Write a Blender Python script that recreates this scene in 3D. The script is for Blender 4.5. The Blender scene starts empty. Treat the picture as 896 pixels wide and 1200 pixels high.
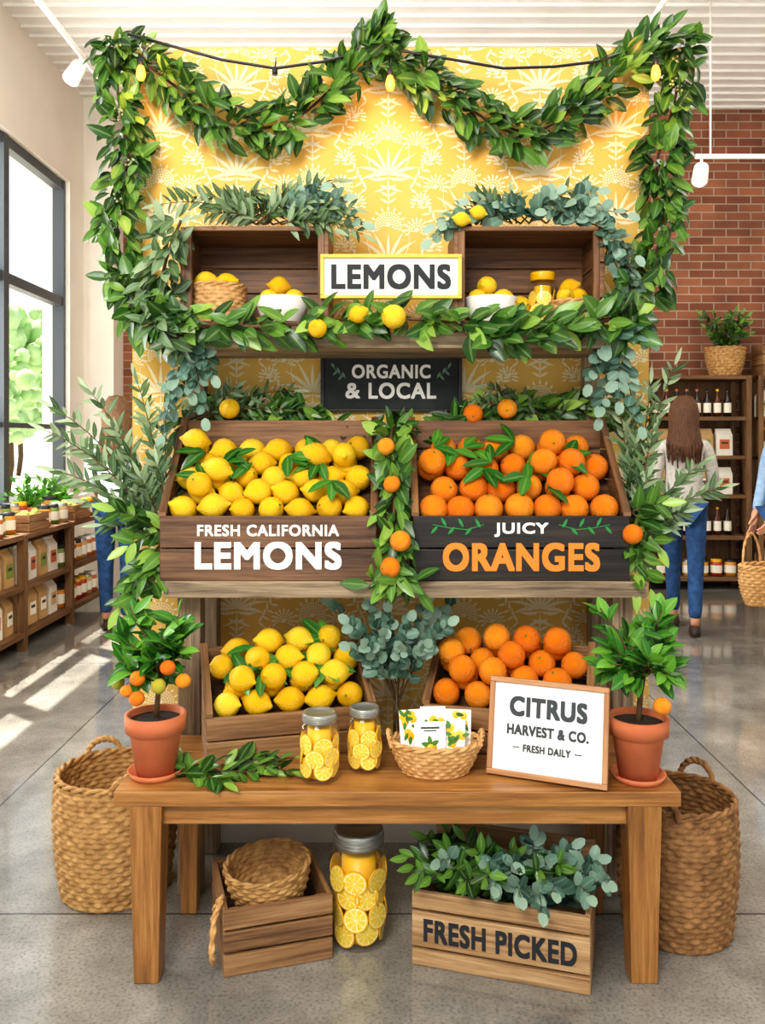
import bpy, math, random
from mathutils import Vector, Matrix, Euler
R = random.Random(11)
CH = 1.39
sc = bpy.context.scene
col = sc.collection
def P(px, py, Y): return Vector(((px-448)/1000*Y, Y, CH-(py-515)/1000*Y))
def V(*a): return Vector(a)
def T(x, y, z, rz=0, rx=0, ry=0):
    return Matrix.Translation((x, y, z)) @ Matrix.Rotation(math.radians(rz), 4, 'Z') @ Matrix.Rotation(math.radians(ry), 4, 'Y') @ Matrix.Rotation(math.radians(rx), 4, 'X')
def lin(h):
    h = h.lstrip('#'); o = []
    for i in (0, 2, 4):
        c = int(h[i:i+2], 16)/255
        o.append(c/12.92 if c <= .04045 else ((c+.055)/1.055)**2.4)
    return (o[0], o[1], o[2], 1)
# ------------------------------------------------------------ materials
def newmat(name):
    m = bpy.data.materials.new(name); m.use_nodes = True
    nt = m.node_tree; b = nt.nodes['Principled BSDF']
    return m, nt, b
def N(nt, t, **k):
    n = nt.nodes.new(t)
    for a, v in k.items(): setattr(n, a, v)
    return n
def ramp(nt, fac, stops):
    r = N(nt, 'ShaderNodeValToRGB')
    el = r.color_ramp.elements
    while len(el) < len(stops): el.new(.5)
    for e, (p, c) in zip(el, stops): e.position = p; e.color = c if not isinstance(c, str) else lin(c)
    nt.links.new(fac, r.inputs[0]); return r
def plain(name, c, rough=.5, metal=0, emis=None, es=0, spec=.5):
    m, nt, b = newmat(name)
    b.inputs['Base Color'].default_value = lin(c); b.inputs['Roughness'].default_value = rough
    b.inputs['Metallic'].default_value = metal; b.inputs['Specular IOR Level'].default_value = spec
    n = N(nt, 'ShaderNodeTexNoise'); n.inputs['Scale'].default_value = 30
    mr = N(nt, 'ShaderNodeMapRange'); mr.inputs[3].default_value = max(0, rough-.05); mr.inputs[4].default_value = min(1, rough+.05)
    nt.links.new(n.outputs[0], mr.inputs[0]); nt.links.new(mr.outputs[0], b.inputs['Roughness'])
    if emis: b.inputs['Emission Color'].default_value = lin(emis); b.inputs['Emission Strength'].default_value = es
    return m
def noisem(name, c1, c2, scale=8, rough=.6, bump=.2, bscale=60, lo=.3, hi=.7, coord='Object', stretch=(1, 1, 1), bd=.005):
    m, nt, b = newmat(name)
    tc = N(nt, 'ShaderNodeTexCoord'); mp = N(nt, 'ShaderNodeMapping'); mp.inputs['Scale'].default_value = stretch
    nt.links.new(tc.outputs[coord], mp.inputs[0])
    n = N(nt, 'ShaderNodeTexNoise'); n.inputs['Scale'].default_value = scale; n.inputs['Detail'].default_value = 6
    nt.links.new(mp.outputs[0], n.inputs[0])
    r = ramp(nt, n.outputs[0], [(lo, c1), (hi, c2)])
    nt.links.new(r.outputs[0], b.inputs['Base Color']); b.inputs['Roughness'].default_value = rough
    if bump:
        n2 = N(nt, 'ShaderNodeTexNoise'); n2.inputs['Scale'].default_value = bscale; n2.inputs['Detail'].default_value = 3
        nt.links.new(mp.outputs[0], n2.inputs[0])
        bp = N(nt, 'ShaderNodeBump'); bp.inputs['Strength'].default_value = bump; bp.inputs['Distance'].default_value = bd
        nt.links.new(n2.outputs[0], bp.inputs['Height']); nt.links.new(bp.outputs[0], b.inputs['Normal'])
    return m
def wood(name, c1, c2, c3, rough=.55, fine=75, bump=.4):
    m, nt, b = newmat(name)
    tc = N(nt, 'ShaderNodeTexCoord'); mp = N(nt, 'ShaderNodeMapping'); mp.inputs['Scale'].default_value = (3.2, fine, 1)
    nt.links.new(tc.outputs['UV'], mp.inputs[0])
    n = N(nt, 'ShaderNodeTexNoise'); n.inputs['Scale'].default_value = 1; n.inputs['Detail'].default_value = 9; n.inputs['Distortion'].default_value = .4; n.inputs['Roughness'].default_value = .7
    nt.links.new(mp.outputs[0], n.inputs[0])
    mp2 = N(nt, 'ShaderNodeMapping'); mp2.inputs['Scale'].default_value = (1.5, 9, 1)
    nt.links.new(tc.outputs['UV'], mp2.inputs[0])
    n2 = N(nt, 'ShaderNodeTexNoise'); n2.inputs['Scale'].default_value = 1; n2.inputs['Detail'].default_value = 3
    nt.links.new(mp2.outputs[0], n2.inputs[0])
    mx = N(nt, 'ShaderNodeMath', operation='MULTIPLY_ADD'); mx.inputs[1].default_value = .6
    m2 = N(nt, 'ShaderNodeMath', operation='MULTIPLY'); m2.inputs[1].default_value = .4
    nt.links.new(n2.outputs[0], m2.inputs[0]); nt.links.new(n.outputs[0], mx.inputs[0]); nt.links.new(m2.outputs[0], mx.inputs[2])
    r = ramp(nt, mx.outputs[0], [(.38, c1), (.5, c2), (.63, c3)])
    nt.links.new(r.outputs[0], b.inputs['Base Color']); b.inputs['Roughness'].default_value = rough
    bp = N(nt, 'ShaderNodeBump'); bp.inputs['Strength'].default_value = bump; bp.inputs['Distance'].default_value = .002
    nt.links.new(n.outputs[0], bp.inputs['Height']); nt.links.new(bp.outputs[0], b.inputs['Normal'])
    return m
def leafm(name, stops, rib, rough=.42):
    m, nt, b = newmat(name)
    at = N(nt, 'ShaderNodeAttribute', attribute_name='Col')
    sp = N(nt, 'ShaderNodeSeparateColor'); nt.links.new(at.outputs['Color'], sp.inputs[0])
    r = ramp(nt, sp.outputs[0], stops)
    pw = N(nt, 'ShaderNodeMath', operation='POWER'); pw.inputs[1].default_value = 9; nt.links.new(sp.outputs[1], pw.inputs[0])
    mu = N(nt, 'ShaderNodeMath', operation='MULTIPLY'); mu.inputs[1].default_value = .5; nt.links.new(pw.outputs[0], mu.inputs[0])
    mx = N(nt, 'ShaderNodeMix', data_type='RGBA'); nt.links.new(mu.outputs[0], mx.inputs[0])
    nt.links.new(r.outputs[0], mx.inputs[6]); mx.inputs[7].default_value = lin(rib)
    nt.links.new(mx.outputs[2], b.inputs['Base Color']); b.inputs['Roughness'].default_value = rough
    tr = N(nt, 'ShaderNodeBsdfTranslucent'); nt.links.new(mx.outputs[2], tr.inputs[0])
    ms = N(nt, 'ShaderNodeMixShader'); ms.inputs[0].default_value = .16
    nt.links.new(b.outputs[0], ms.inputs[1]); nt.links.new(tr.outputs[0], ms.inputs[2])
    nt.links.new(ms.outputs[0], nt.nodes['Material Output'].inputs[0])
    return m
def fruitm(name, c1, c2, c3, bs=16, bstr=.45):
    m, nt, b = newmat(name)
    oi = N(nt, 'ShaderNodeObjectInfo'); tc = N(nt, 'ShaderNodeTexCoord')
    n = N(nt, 'ShaderNodeTexNoise'); n.inputs['Scale'].default_value = 1.2; nt.links.new(tc.outputs['Object'], n.inputs[0])
    a = N(nt, 'ShaderNodeMath', operation='ADD'); nt.links.new(oi.outputs['Random'], a.inputs[0]); nt.links.new(n.outputs[0], a.inputs[1])
    h = N(nt, 'ShaderNodeMath', operation='MULTIPLY'); h.inputs[1].default_value = .5; nt.links.new(a.outputs[0], h.inputs[0])
    r = ramp(nt, h.outputs[0], [(.2, c1), (.5, c2), (.8, c3)])
    nt.links.new(r.outputs[0], b.inputs['Base Color']); b.inputs['Roughness'].default_value = .33
    v = N(nt, 'ShaderNodeTexVoronoi'); v.inputs['Scale'].default_value = bs; nt.links.new(tc.outputs['Object'], v.inputs[0])
    bp = N(nt, 'ShaderNodeBump'); bp.inputs['Strength'].default_value = bstr; bp.inputs['Distance'].default_value = .03
    nt.links.new(v.outputs['Distance'], bp.inputs['Height']); nt.links.new(bp.outputs[0], b.inputs['Normal'])
    return m
def glassm(name, tint, lo=.03, hi=.5):
    m, nt, b = newmat(name)
    nt.nodes.remove(b)
    t = N(nt, 'ShaderNodeBsdfTransparent'); t.inputs[0].default_value = lin(tint)
    g = N(nt, 'ShaderNodeBsdfGlossy'); g.inputs['Roughness'].default_value = .03
    lw = N(nt, 'ShaderNodeLayerWeight'); lw.inputs[0].default_value = .2
    mr = N(nt, 'ShaderNodeMapRange'); mr.inputs[3].default_value = lo; mr.inputs[4].default_value = hi
    nt.links.new(lw.outputs['Facing'], mr.inputs[0])
    ms = N(nt, 'ShaderNodeMixShader'); nt.links.new(mr.outputs[0], ms.inputs[0])
    nt.links.new(t.outputs[0], ms.inputs[1]); nt.links.new(g.outputs[0], ms.inputs[2])
    nt.links.new(ms.outputs[0], nt.nodes['Material Output'].inputs[0])
    return m
def brickm(name):
    m, nt, b = newmat(name)
    tc = N(nt, 'ShaderNodeTexCoord'); sx = N(nt, 'ShaderNodeSeparateXYZ'); cx = N(nt, 'ShaderNodeCombineXYZ')
    nt.links.new(tc.outputs['Object'], sx.inputs[0])
    ad = N(nt, 'ShaderNodeMath', operation='ADD'); nt.links.new(sx.outputs[0], ad.inputs[0]); nt.links.new(sx.outputs[1], ad.inputs[1])
    nt.links.new(ad.outputs[0], cx.inputs[0]); nt.links.new(sx.outputs[2], cx.inputs[1])
    br = N(nt, 'ShaderNodeTexBrick'); nt.links.new(cx.outputs[0], br.inputs[0])
    br.inputs['Scale'].default_value = 1; br.inputs['Brick Width'].default_value = .24; br.inputs['Row Height'].default_value = .08
    br.inputs['Mortar Size'].default_value = .0065; br.inputs['Mortar Smooth'].default_value = .2
    br.inputs['Color1'].default_value = lin('#a0684b'); br.inputs['Color2'].default_value = lin('#7d4b37'); br.inputs['Mortar'].default_value = lin('#ab9786')
    n = N(nt, 'ShaderNodeTexNoise'); n.inputs['Scale'].default_value = 3; n.inputs['Detail'].default_value = 5; nt.links.new(tc.outputs['Object'], n.inputs[0])
    r = ramp(nt, n.outputs[0], [(.3, (.7, .7, .7, 1)), (.7, (1.15, 1.12, 1.1, 1))])
    mx = N(nt, 'ShaderNodeMix', data_type='RGBA', blend_type='MULTIPLY'); mx.inputs[0].default_value = 1
    nt.links.new(br.outputs[0], mx.inputs[6]); nt.links.new(r.outputs[0], mx.inputs[7])
    nt.links.new(mx.outputs[2], b.inputs['Base Color']); b.inputs['Roughness'].default_value = .85
    bp = N(nt, 'ShaderNodeBump', invert=True); bp.inputs['Strength'].default_value = .6; bp.inputs['Distance'].default_value = .01
    nt.links.new(br.outputs['Fac'], bp.inputs['Height']); nt.links.new(bp.outputs[0], b.inputs['Normal'])
    return m
def floorm(name):
    m, nt, b = newmat(name)
    tc = N(nt, 'ShaderNodeTexCoord')
    n = N(nt, 'ShaderNodeTexNoise'); n.inputs['Scale'].default_value = 1.6; n.inputs['Detail'].default_value = 10; n.inputs['Roughness'].default_value = .68
    nt.links.new(tc.outputs['Object'], n.inputs[0])
    r = ramp(nt, n.outputs[0], [(.32, '#67655f'), (.5, '#87847d'), (.68, '#a6a29a')])
    v = N(nt, 'ShaderNodeTexNoise'); v.inputs['Scale'].default_value = 110; v.inputs['Detail'].default_value = 3; nt.links.new(tc.outputs['Object'], v.inputs[0])
    r2 = ramp(nt, v.outputs[0], [(.33, (.7, .7, .7, 1)), (.48, (1, 1, 1, 1)), (.7, (1.12, 1.12, 1.12, 1))])
    mx = N(nt, 'ShaderNodeMix', data_type='RGBA', blend_type='MULTIPLY'); mx.inputs[0].default_value = 1
    nt.links.new(r.outputs[0], mx.inputs[6]); nt.links.new(r2.outputs[0], mx.inputs[7])
    br = N(nt, 'ShaderNodeTexBrick'); br.offset = 0
    br.inputs['Scale'].default_value = 1; br.inputs['Brick Width'].default_value = 2.9; br.inputs['Row Height'].default_value = 2.8; br.inputs['Mortar Size'].default_value = .004
    mp = N(nt, 'ShaderNodeMapping'); mp.inputs['Location'].default_value = (1.45, .3, 0); nt.links.new(tc.outputs['Object'], mp.inputs[0]); nt.links.new(mp.outputs[0], br.inputs[0])
    m3 = N(nt, 'ShaderNodeMix', data_type='RGBA'); nt.links.new(br.outputs['Fac'], m3.inputs[0]); nt.links.new(mx.outputs[2], m3.inputs[6]); m3.inputs[7].default_value = lin('#4a4743')
    nt.links.new(m3.outputs[2], b.inputs['Base Color'])
    rr = N(nt, 'ShaderNodeMapRange'); rr.inputs[3].default_value = .04; rr.inputs[4].default_value = .26; nt.links.new(n.outputs[0], rr.inputs[0]); nt.links.new(rr.outputs[0], b.inputs['Roughness'])
    b.inputs['Coat Weight'].default_value = .6; b.inputs['Coat Roughness'].default_value = .06
    return m
M = dict(
 walnut=wood('walnut_wood', '#3c2718', '#684932', '#8b684a'),
 walnut2=wood('brown_crate_wood', '#472e1b', '#785231', '#997048'),
 crateb=wood('aged_crate_wood', '#5a3e28', '#8c6642', '#b18a5e'),
 crated=wood('pale_crate_wood', '#84623f', '#b38d62', '#d2b288'),
 oak=wood('honey_oak', '#6f4724', '#9d6c38', '#bd8c52', .34, 60, .2),
 weath=wood('weathered_wood', '#5f5040', '#968268', '#bfac8f', .75),
 frame=wood('pale_oak_frame', '#8f5f3c', '#b17f55', '#c9986c', .45),
 shelfw=wood('shop_shelf_wood', '#4a321e', '#71502f', '#8a6844'),
 blackw=wood('black_painted_wood', '#120f0c', '#231d17', '#3d3226', .45),
 black=plain('black_metal', '#1c1c1c', .4), chalk=noisem('chalkboard', '#232725', '#333836', 12, .75, .1),
 white=plain('white_paint', '#f1ede4', .6), cream=noisem('cream_sign_face', '#efe9da', '#f6f1e4', 6, .6, .05),
 yellowp=noisem('yellow_frame_paint', '#dfb741', '#ecca5c', 14, .55, .1), ink=plain('dark_ink', '#26282c', .7),
 wtext=plain('white_lettering', '#faf7ee', .7), otext=plain('orange_lettering', '#f28a30', .7), gtext=plain('green_lettering', '#2f8a45', .7), gray=plain('gray_ink', '#3f4447', .7), wlead=plain('sage_paint', '#6f8f76', .7),
 paper=plain('white_paper', '#f6f4f0', .6),
 wallw=noisem('warm_white_plaster', '#e8e1d4', '#f1eadf', 2, .85, .05), ceilw=noisem('white_ceiling_paint', '#e8e5df', '#f2efea', 3, .75, .05),
 brick=brickm('red_brick'), floor=floorm('polished_concrete'),
 wp=noisem('yellow_wallpaper', '#e2b555', '#e9c068', 4, .8, .03), wpm=noisem('cream_wallpaper_print', '#f0dfb2', '#f5e8c6', 8, .8, .0),
 lemon=fruitm('lemon_peel', '#f2b600', '#fbc90f', '#ffdd3a'), orange=fruitm('orange_peel', '#f27804', '#fb8f0c', '#ffa728', 20, .5), stemb=plain('fruit_button', '#6b7a2c', .7),
 limeg=fruitm('unripe_peel', '#8a9a28', '#a8ad30', '#c7b83a'),
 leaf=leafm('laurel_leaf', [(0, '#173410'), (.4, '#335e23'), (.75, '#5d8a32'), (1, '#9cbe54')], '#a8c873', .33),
 cleaf=leafm('citrus_leaf', [(0, '#1e4c17'), (.5, '#397a27'), (1, '#74ad3e')], '#9cc56a', .27),
 euc=leafm('eucalyptus_leaf', [(0, '#2d4c3e'), (.5, '#5d826f'), (1, '#9ab5a0')], '#9db8a6', .5),
 olive=leafm('olive_leaf', [(0, '#2e4a25'), (.5, '#5a784a'), (1, '#a2b48e')], '#a8ba92', .45),
 twig=noisem('twig_bark', '#4e3a24', '#6f5636', 20, .8, .2), berry=plain('pale_berry', '#a5ad8a', .6),
 terra=noisem('terracotta', '#bf6840', '#d58358', 9, .75, .1), soil=noisem('potting_soil', '#1d130c', '#3c2a1c', 90, 1, .8, 120),
 wick=noisem('seagrass_wicker', '#926736', '#cda266', 40, .7, .4, 220), wickd=noisem('brown_wicker', '#6f4a28', '#a97d4c', 40, .7, .4, 220), wickl=noisem('pale_wicker', '#b5824a', '#deb378', 50, .7, .4, 240),
 glass=glassm('clear_glass', '#fdfefd', .02, .45),
 zinc=plain('zinc_lid', '#a9a9a2', .32, .65), brass=plain('yellow_lid', '#e8b40e', .4), 
 pith=plain('lemon_pith', '#fdf3b8', .5), flesh=noisem('lemon_flesh', '#fac818', '#ffe050', 3, .3, .1, 12), rind=plain('lemon_rind', '#fbbe0a', .4),
 ceram=plain('white_ceramic', '#efebe2', .3), bulb=plain('warm_bulb_glass', '#ffa84a', .2, 0, '#ff9630', 2.0), spot=plain('spot_lamp_glass', '#fff0d8', .2, 0, '#ffdca8', 3),
 skin=noisem('skin', '#c98f70', '#d9a283', 20, .55, .05), hairb=noisem('brown_hair', '#40281a', '#7d5232', 30, .45, .5, 90, stretch=(6, 6, .6), bd=.02), hair2=noisem('light_brown_hair', '#5e3f26', '#96704a', 30, .45, .5, 90, stretch=(6, 6, .6), bd=.02),
 jeans=noisem('blue_denim', '#1c3a62', '#315a8c', 25, .85, .3, 200), knit=noisem('gray_knit', '#b5afa7', '#cfc9c1', 40, .95, .5, 120), shirtw=noisem('white_cotton', '#dfe3e8', '#f2f4f6', 12, .9, .2), shirtb=noisem('chambray_blue', '#86a5c5', '#a8c2dc', 25, .9, .3), shoe=plain('dark_shoe', '#3a2a20', .6),
 kraft=noisem('kraft_paper', '#b08a5a', '#c9a571', 10, .8, .1), bagw=noisem('white_bag_paper', '#ddd5c4', '#ebe5d8', 10, .7, .1), lab=plain('label_paper', '#efe8d6', .6), labd=plain('dark_label', '#4a3a2a', .6),
 amber=plain('amber_glass', '#5a2a12', .2), dbottle=plain('dark_bottle', '#2a1a14', .2), red=plain('red_preserve', '#b03a22', .3), honey=plain('honey_jar', '#dc9024', .25), greenp=plain('green_goods', '#7b9440', .5), tanp=plain('tan_goods', '#cfae7c', .6), rustp=plain('rust_goods', '#bf6a40', .6),
 treeg=noisem('tree_canopy', '#8fb572', '#c2dca6', 3, .9, .4, 12), pave=noisem('pavement', '#c0bbb1', '#d2cdc3', 2, .9, .1), frameg=plain('gray_window_frame', '#4e555a', .45),
)
# ------------------------------------------------------------ mesh builder
LAN = [(0, .06), (.15, .6), (.4, 1), (.66, .88), (.87, .48), (1, .03)]
SLM = [(0, .08), (.2, .8), (.45, 1), (.75, .66), (1, .03)]
RND = [(0, .12), (.15, .75), (.5, 1), (.85, .75), (1, .12)]
class MB:
    def __init__(s): s.v = []; s.f = []; s.m = []; s.uv = []; s.s = []; s.c = {}; s.clamp = None
    def face(s, idx, mat=0, uv=None, sm=False): s.f.append(idx); s.m.append(mat); s.uv.append(uv); s.s.append(sm)
    def hexa(s, pts, Mx=None, mat=0):
        ext = [max(p[k] for p in pts)-min(p[k] for p in pts) for k in range(3)]
        la = ext.index(max(ext)); ox, oy = R.uniform(0, 50), R.uniform(0, 50)
        b = len(s.v)
        for p in pts: s.v.append((Mx @ Vector(p)) if Mx else Vector(p))
        for k, q in ((0, (0, 4, 6, 2)), (0, (1, 3, 7, 5)), (1, (0, 1, 5, 4)), (1, (2, 6, 7, 3)), (2, (0, 2, 3, 1)), (2, (4, 5, 7, 6))):
            o = [a for a in range(3) if a != k]
            u, w = (la, [a for a in o if a != la][0]) if la in o else (o[0], o[1])
            s.face([b+i for i in q], mat, [(pts[i][u]+ox, pts[i][w]+oy) for i in q])
    def box(s, c, d, Mx=None, mat=0):
        x, y, z = c; a, b, e = d[0]/2, d[1]/2, d[2]/2
        s.hexa([(x+(a if i & 1 else -a), y+(b if i & 2 else -b), z+(e if i & 4 else -e)) for i in range(8)], Mx, mat)
    def b2(s, x0, x1, y0, y1, z0, z1, Mx=None, mat=0): s.box(((x0+x1)/2, (y0+y1)/2, (z0+z1)/2), (x1-x0, y1-y0, z1-z0), Mx, mat)
    def lathe(s, prof, n=24, Mx=None, mat=0, ov=1, sm=True):
        rings = []
        for r, z in prof:
            if r < 1e-5:
                p = Vector((0, 0, z)); s.v.append(Mx @ p if Mx else p); rings.append([len(s.v)-1])
            else:
                L = []
                for i in range(n):
                    a = 2*math.pi*i/n; p = Vector((r*math.cos(a), r*ov*math.sin(a), z)); s.v.append(Mx @ p if Mx else p); L.append(len(s.v)-1)
                rings.append(L)
        for A, B in zip(rings, rings[1:]):
            for i in range(n):
                j = (i+1) % n
                if len(A) == 1 and len(B) == 1: continue
                if len(A) == 1: s.face([A[0], B[j], B[i]], mat, None, sm)
                elif len(B) == 1: s.face([A[i], A[j], B[0]], mat, None, sm)
                else: s.face([A[i], A[j], B[j], B[i]], mat, None, sm)
    def tube(s, pts, r, n=6, mat=0, closed=False):
        pts = [Vector(p) for p in pts]; K = len(pts)
        rr = r if callable(r) else (lambda t: r)
        nrm = None; rings = []
        for i, p in enumerate(pts):
            if closed: t = pts[(i+1) % K]-pts[i-1]
            else: t = pts[min(i+1, K-1)]-pts[max(i-1, 0)]
            if t.length < 1e-9: t = Vector((0, 0, 1))
            t.normalize()
            if nrm is None: nrm = t.orthogonal().normalized()
            nrm = nrm-t*nrm.dot(t)
            if nrm.length < 1e-6: nrm = t.orthogonal()
            nrm.normalize(); bn = t.cross(nrm); q = rr(i/max(1, K-1)); L = []
            for k in range(n):
                a = 2*math.pi*k/n; s.v.append(p+(nrm*math.cos(a)+bn*math.sin(a))*q); L.append(len(s.v)-1)
            rings.append(L)
        pr = list(zip(rings, rings[1:]))
        if closed: pr.append((rings[-1], rings[0]))
        for A, B in pr:
            for k in range(n): s.face([A[k], A[(k+1) % n], B[(k+1) % n], B[k]], mat, None, True)
        if not closed: s.face(rings[0][::-1], mat); s.face(rings[-1], mat)
    def ball(s, c, r, mat=0, n=8, sq=(1, 1, 1)):
        k = max(4, n//2)
        s.lathe([(r*math.sin(math.pi*i/k), -r*math.cos(math.pi*i/k)) for i in range(k+1)], n, Matrix.Translation(c) @ Matrix.Diagonal((sq[0], sq[1], sq[2], 1)), mat)
    def leaf(s, p, d, n, L, W, shade, mat=0, curl=.18, fold=.28, shape=LAN):
        d = d.normalized(); sd = d.cross(n)
        if sd.length < 1e-3: sd = d.orthogonal()
        sd.normalize(); n = sd.cross(d); b = len(s.v)
        for t, w in shape:
            c = p+d*(L*t)-n*(curl*L*t*t); h = W*w/2
            for q, rb in ((c-sd*h+n*(fold*h), 0), (c, 1), (c+sd*h+n*(fold*h), 0)):
                if s.clamp is not None and q.y > s.clamp: q.y = s.clamp-R.random()*.004
                s.c[len(s.v)] = (shade, rb); s.v.append(q)
        for i in range(len(shape)-1):
            a = b+i*3
            s.face([a, a+1, a+4, a+3], mat, None, True); s.face([a+1, a+2, a+5, a+4], mat, None, True)
    def branch(s, p0, p1, bend=0.0, pairs=8, L=.06, W=.02, shape=LAN, smin=.1, smax=.9, r=.003, twig=1, t0=.15, spread=.9, mat=0, face=(0, -1, .3)):
        p0 = Vector(p0); p1 = Vector(p1); ax = p1-p0; ln = ax.length
        up = Vector((R.uniform(-.3, .3), R.uniform(-.3, .3), 1))*bend*ln
        f = lambda t: p0+ax*t+up*(4*t*(1-t))
        s.tube([f(i/7) for i in range(8)], lambda t: r*(1-.7*t), 5, twig)
        fc = Vector(face)
        for i in range(pairs):
            t = t0+(1-t0)*(i+R.uniform(-.2, .2))/pairs
            q = f(min(1, t)); tg = (f(min(1, t+.05))-f(max(0, t-.05)))
            if tg.length < 1e-6: continue
            tg.normalize(); a0 = R.uniform(0, math.pi); o1 = tg.orthogonal().normalized(); o2 = tg.cross(o1)
            for sg in (0, math.pi):
                a = a0+sg+R.uniform(-.4, .4); rad = o1*math.cos(a)+o2*math.sin(a)
                d = tg*R.uniform(.35, .9)+rad*spread
                k = R.uniform(.75, 1.15)*(1-.3*t)
                s.leaf(q, d, fc+rad*.3+Vector((R.uniform(-.6, .6), R.uniform(-.4, .4), R.uniform(-.4, .6))), L*k, W*k, R.uniform(smin, smax), mat, R.uniform(0, .3), .25, shape)
        s.leaf(f(1), f(1)-f(.93), fc, L*.8, W*.7, smax, mat, .1, .25, shape)
    def swag(s, pts, thick=.12, dens=260, L=.075, W=.028, shape=LAN, smin=0, smax=1, mat=0, twig=1, grav=.1, berries=0, fwd=0):
        pts = [Vector(p) for p in pts]; out = []
        for i in range(len(pts)-1):
            a = pts[max(0, i-1)]; b = pts[i]; c = pts[i+1]; d = pts[min(len(pts)-1, i+2)]
            for k in range(8):
                t = k/8; out.append(.5*((2*b)+(c-a)*t+(2*a-5*b+4*c-d)*t*t+(3*b-a-3*c+d)*t**3))
        out.append(pts[-1]); s.tube(out, .005, 5, twig)
        ph = R.uniform(0, 6)
        for i in range(len(out)-1):
            a, b = out[i], out[i+1]; sl = (b-a).length; tg = (b-a).normalized()
            o1 = tg.orthogonal().normalized(); o2 = tg.cross(o1)
            var = .88+.2*math.sin(i*.55+ph)+.1*math.sin(i*1.7)
            cnt = dens*sl*var; cnt = int(cnt)+(R.random() < cnt-int(cnt))
            for k in range(cnt):
                an = R.uniform(0, 2*math.pi); rad = o1*math.cos(an)+o2*math.sin(an)
                if rad.y > .3 and R.random() < .7: rad.y = -rad.y
                q = a.lerp(b, R.random())+rad*thick*.42*math.sqrt(R.random())
                sg = 1 if R.random() < .8 else -1
                d = tg*sg*R.uniform(.3, 1.1)+rad*R.uniform(.4, 1.3)+Vector((0, 0, -grav))
                kk = R.uniform(.65, 1.2)
                n = rad*.7+Vector((R.uniform(-.6, .6), -.8, R.uniform(-.3, .8)))
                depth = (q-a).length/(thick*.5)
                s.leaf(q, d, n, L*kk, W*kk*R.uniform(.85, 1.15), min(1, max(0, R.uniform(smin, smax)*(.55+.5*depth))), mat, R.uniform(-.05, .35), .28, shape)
            if berries and R.random() < berries:
                q = a+Vector((R.uniform(-.03, .03), -thick*.4, R.uniform(-.03, .03)))
                for _ in range(9): s.ball(q+Vector((R.gauss(0, .012), R.gauss(0, .008), R.gauss(0, .012))), .0045, 2, 6)
    def obj(s, name, mats, parent=None, Mx=None, bevel=0, local=True, label=None):
        me = bpy.data.meshes.new(name); me.from_pydata([tuple(v) for v in s.v], [], s.f)
        for m in mats: me.materials.append(M[m] if isinstance(m, str) else m)
        me.polygons.foreach_set('material_index', s.m); me.polygons.foreach_set('use_smooth', s.s)
        if any(s.uv):
            ul = me.uv_layers.new(name='UVMap'); fl = []
            for f, u in zip(s.f, s.uv):
                for i in range(len(f)): fl += list(u[i]) if u else [0, 0]
            ul.data.foreach_set('uv', fl)
        if s.c:
            at = me.color_attributes.new('Col', 'FLOAT_COLOR', 'POINT'); fl = []
            for i in range(len(s.v)):
                a = s.c.get(i, (.4, 0)); fl += [a[0], a[1], 0, 1]
            at.data.foreach_set('color', fl)
        me.validate(); me.update()
        o = bpy.data.objects.new(name, me); col.objects.link(o)
        if parent: o.parent = parent
        if Mx is not None and parent: o.matrix_local = Mx
        if Mx is not None and not parent: o.matrix_world = Mx
        if bevel:
            bv = o.modifiers.new('Bevel', 'BEVEL'); bv.width = bevel; bv.segments = 2; bv.limit_method = 'ANGLE'
        if label: o['label'] = label
        return o
def tag(o, label, cat, group=None, kind=None):
    o['label'] = label; o['category'] = cat
    if group: o['group'] = group
    if kind: o['kind'] = kind
    return o
def struct(o): o['kind'] = 'structure'; return o
def root(name, Mx, label, cat, group=None):
    e = bpy.data.objects.new(name, None); e.empty_display_size = .05; col.objects.link(e); e.matrix_world = Mx
    return tag(e, label, cat, group)
def inst(name, me, Mx, label, cat, group=None):
    o = bpy.data.objects.new(name, me); col.objects.link(o); o.matrix_world = Mx; return tag(o, label, cat, group)
def tmpl(mb, name, mats):
    o = mb.obj(name, mats); me = o.data; bpy.data.objects.remove(o); return me
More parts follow.
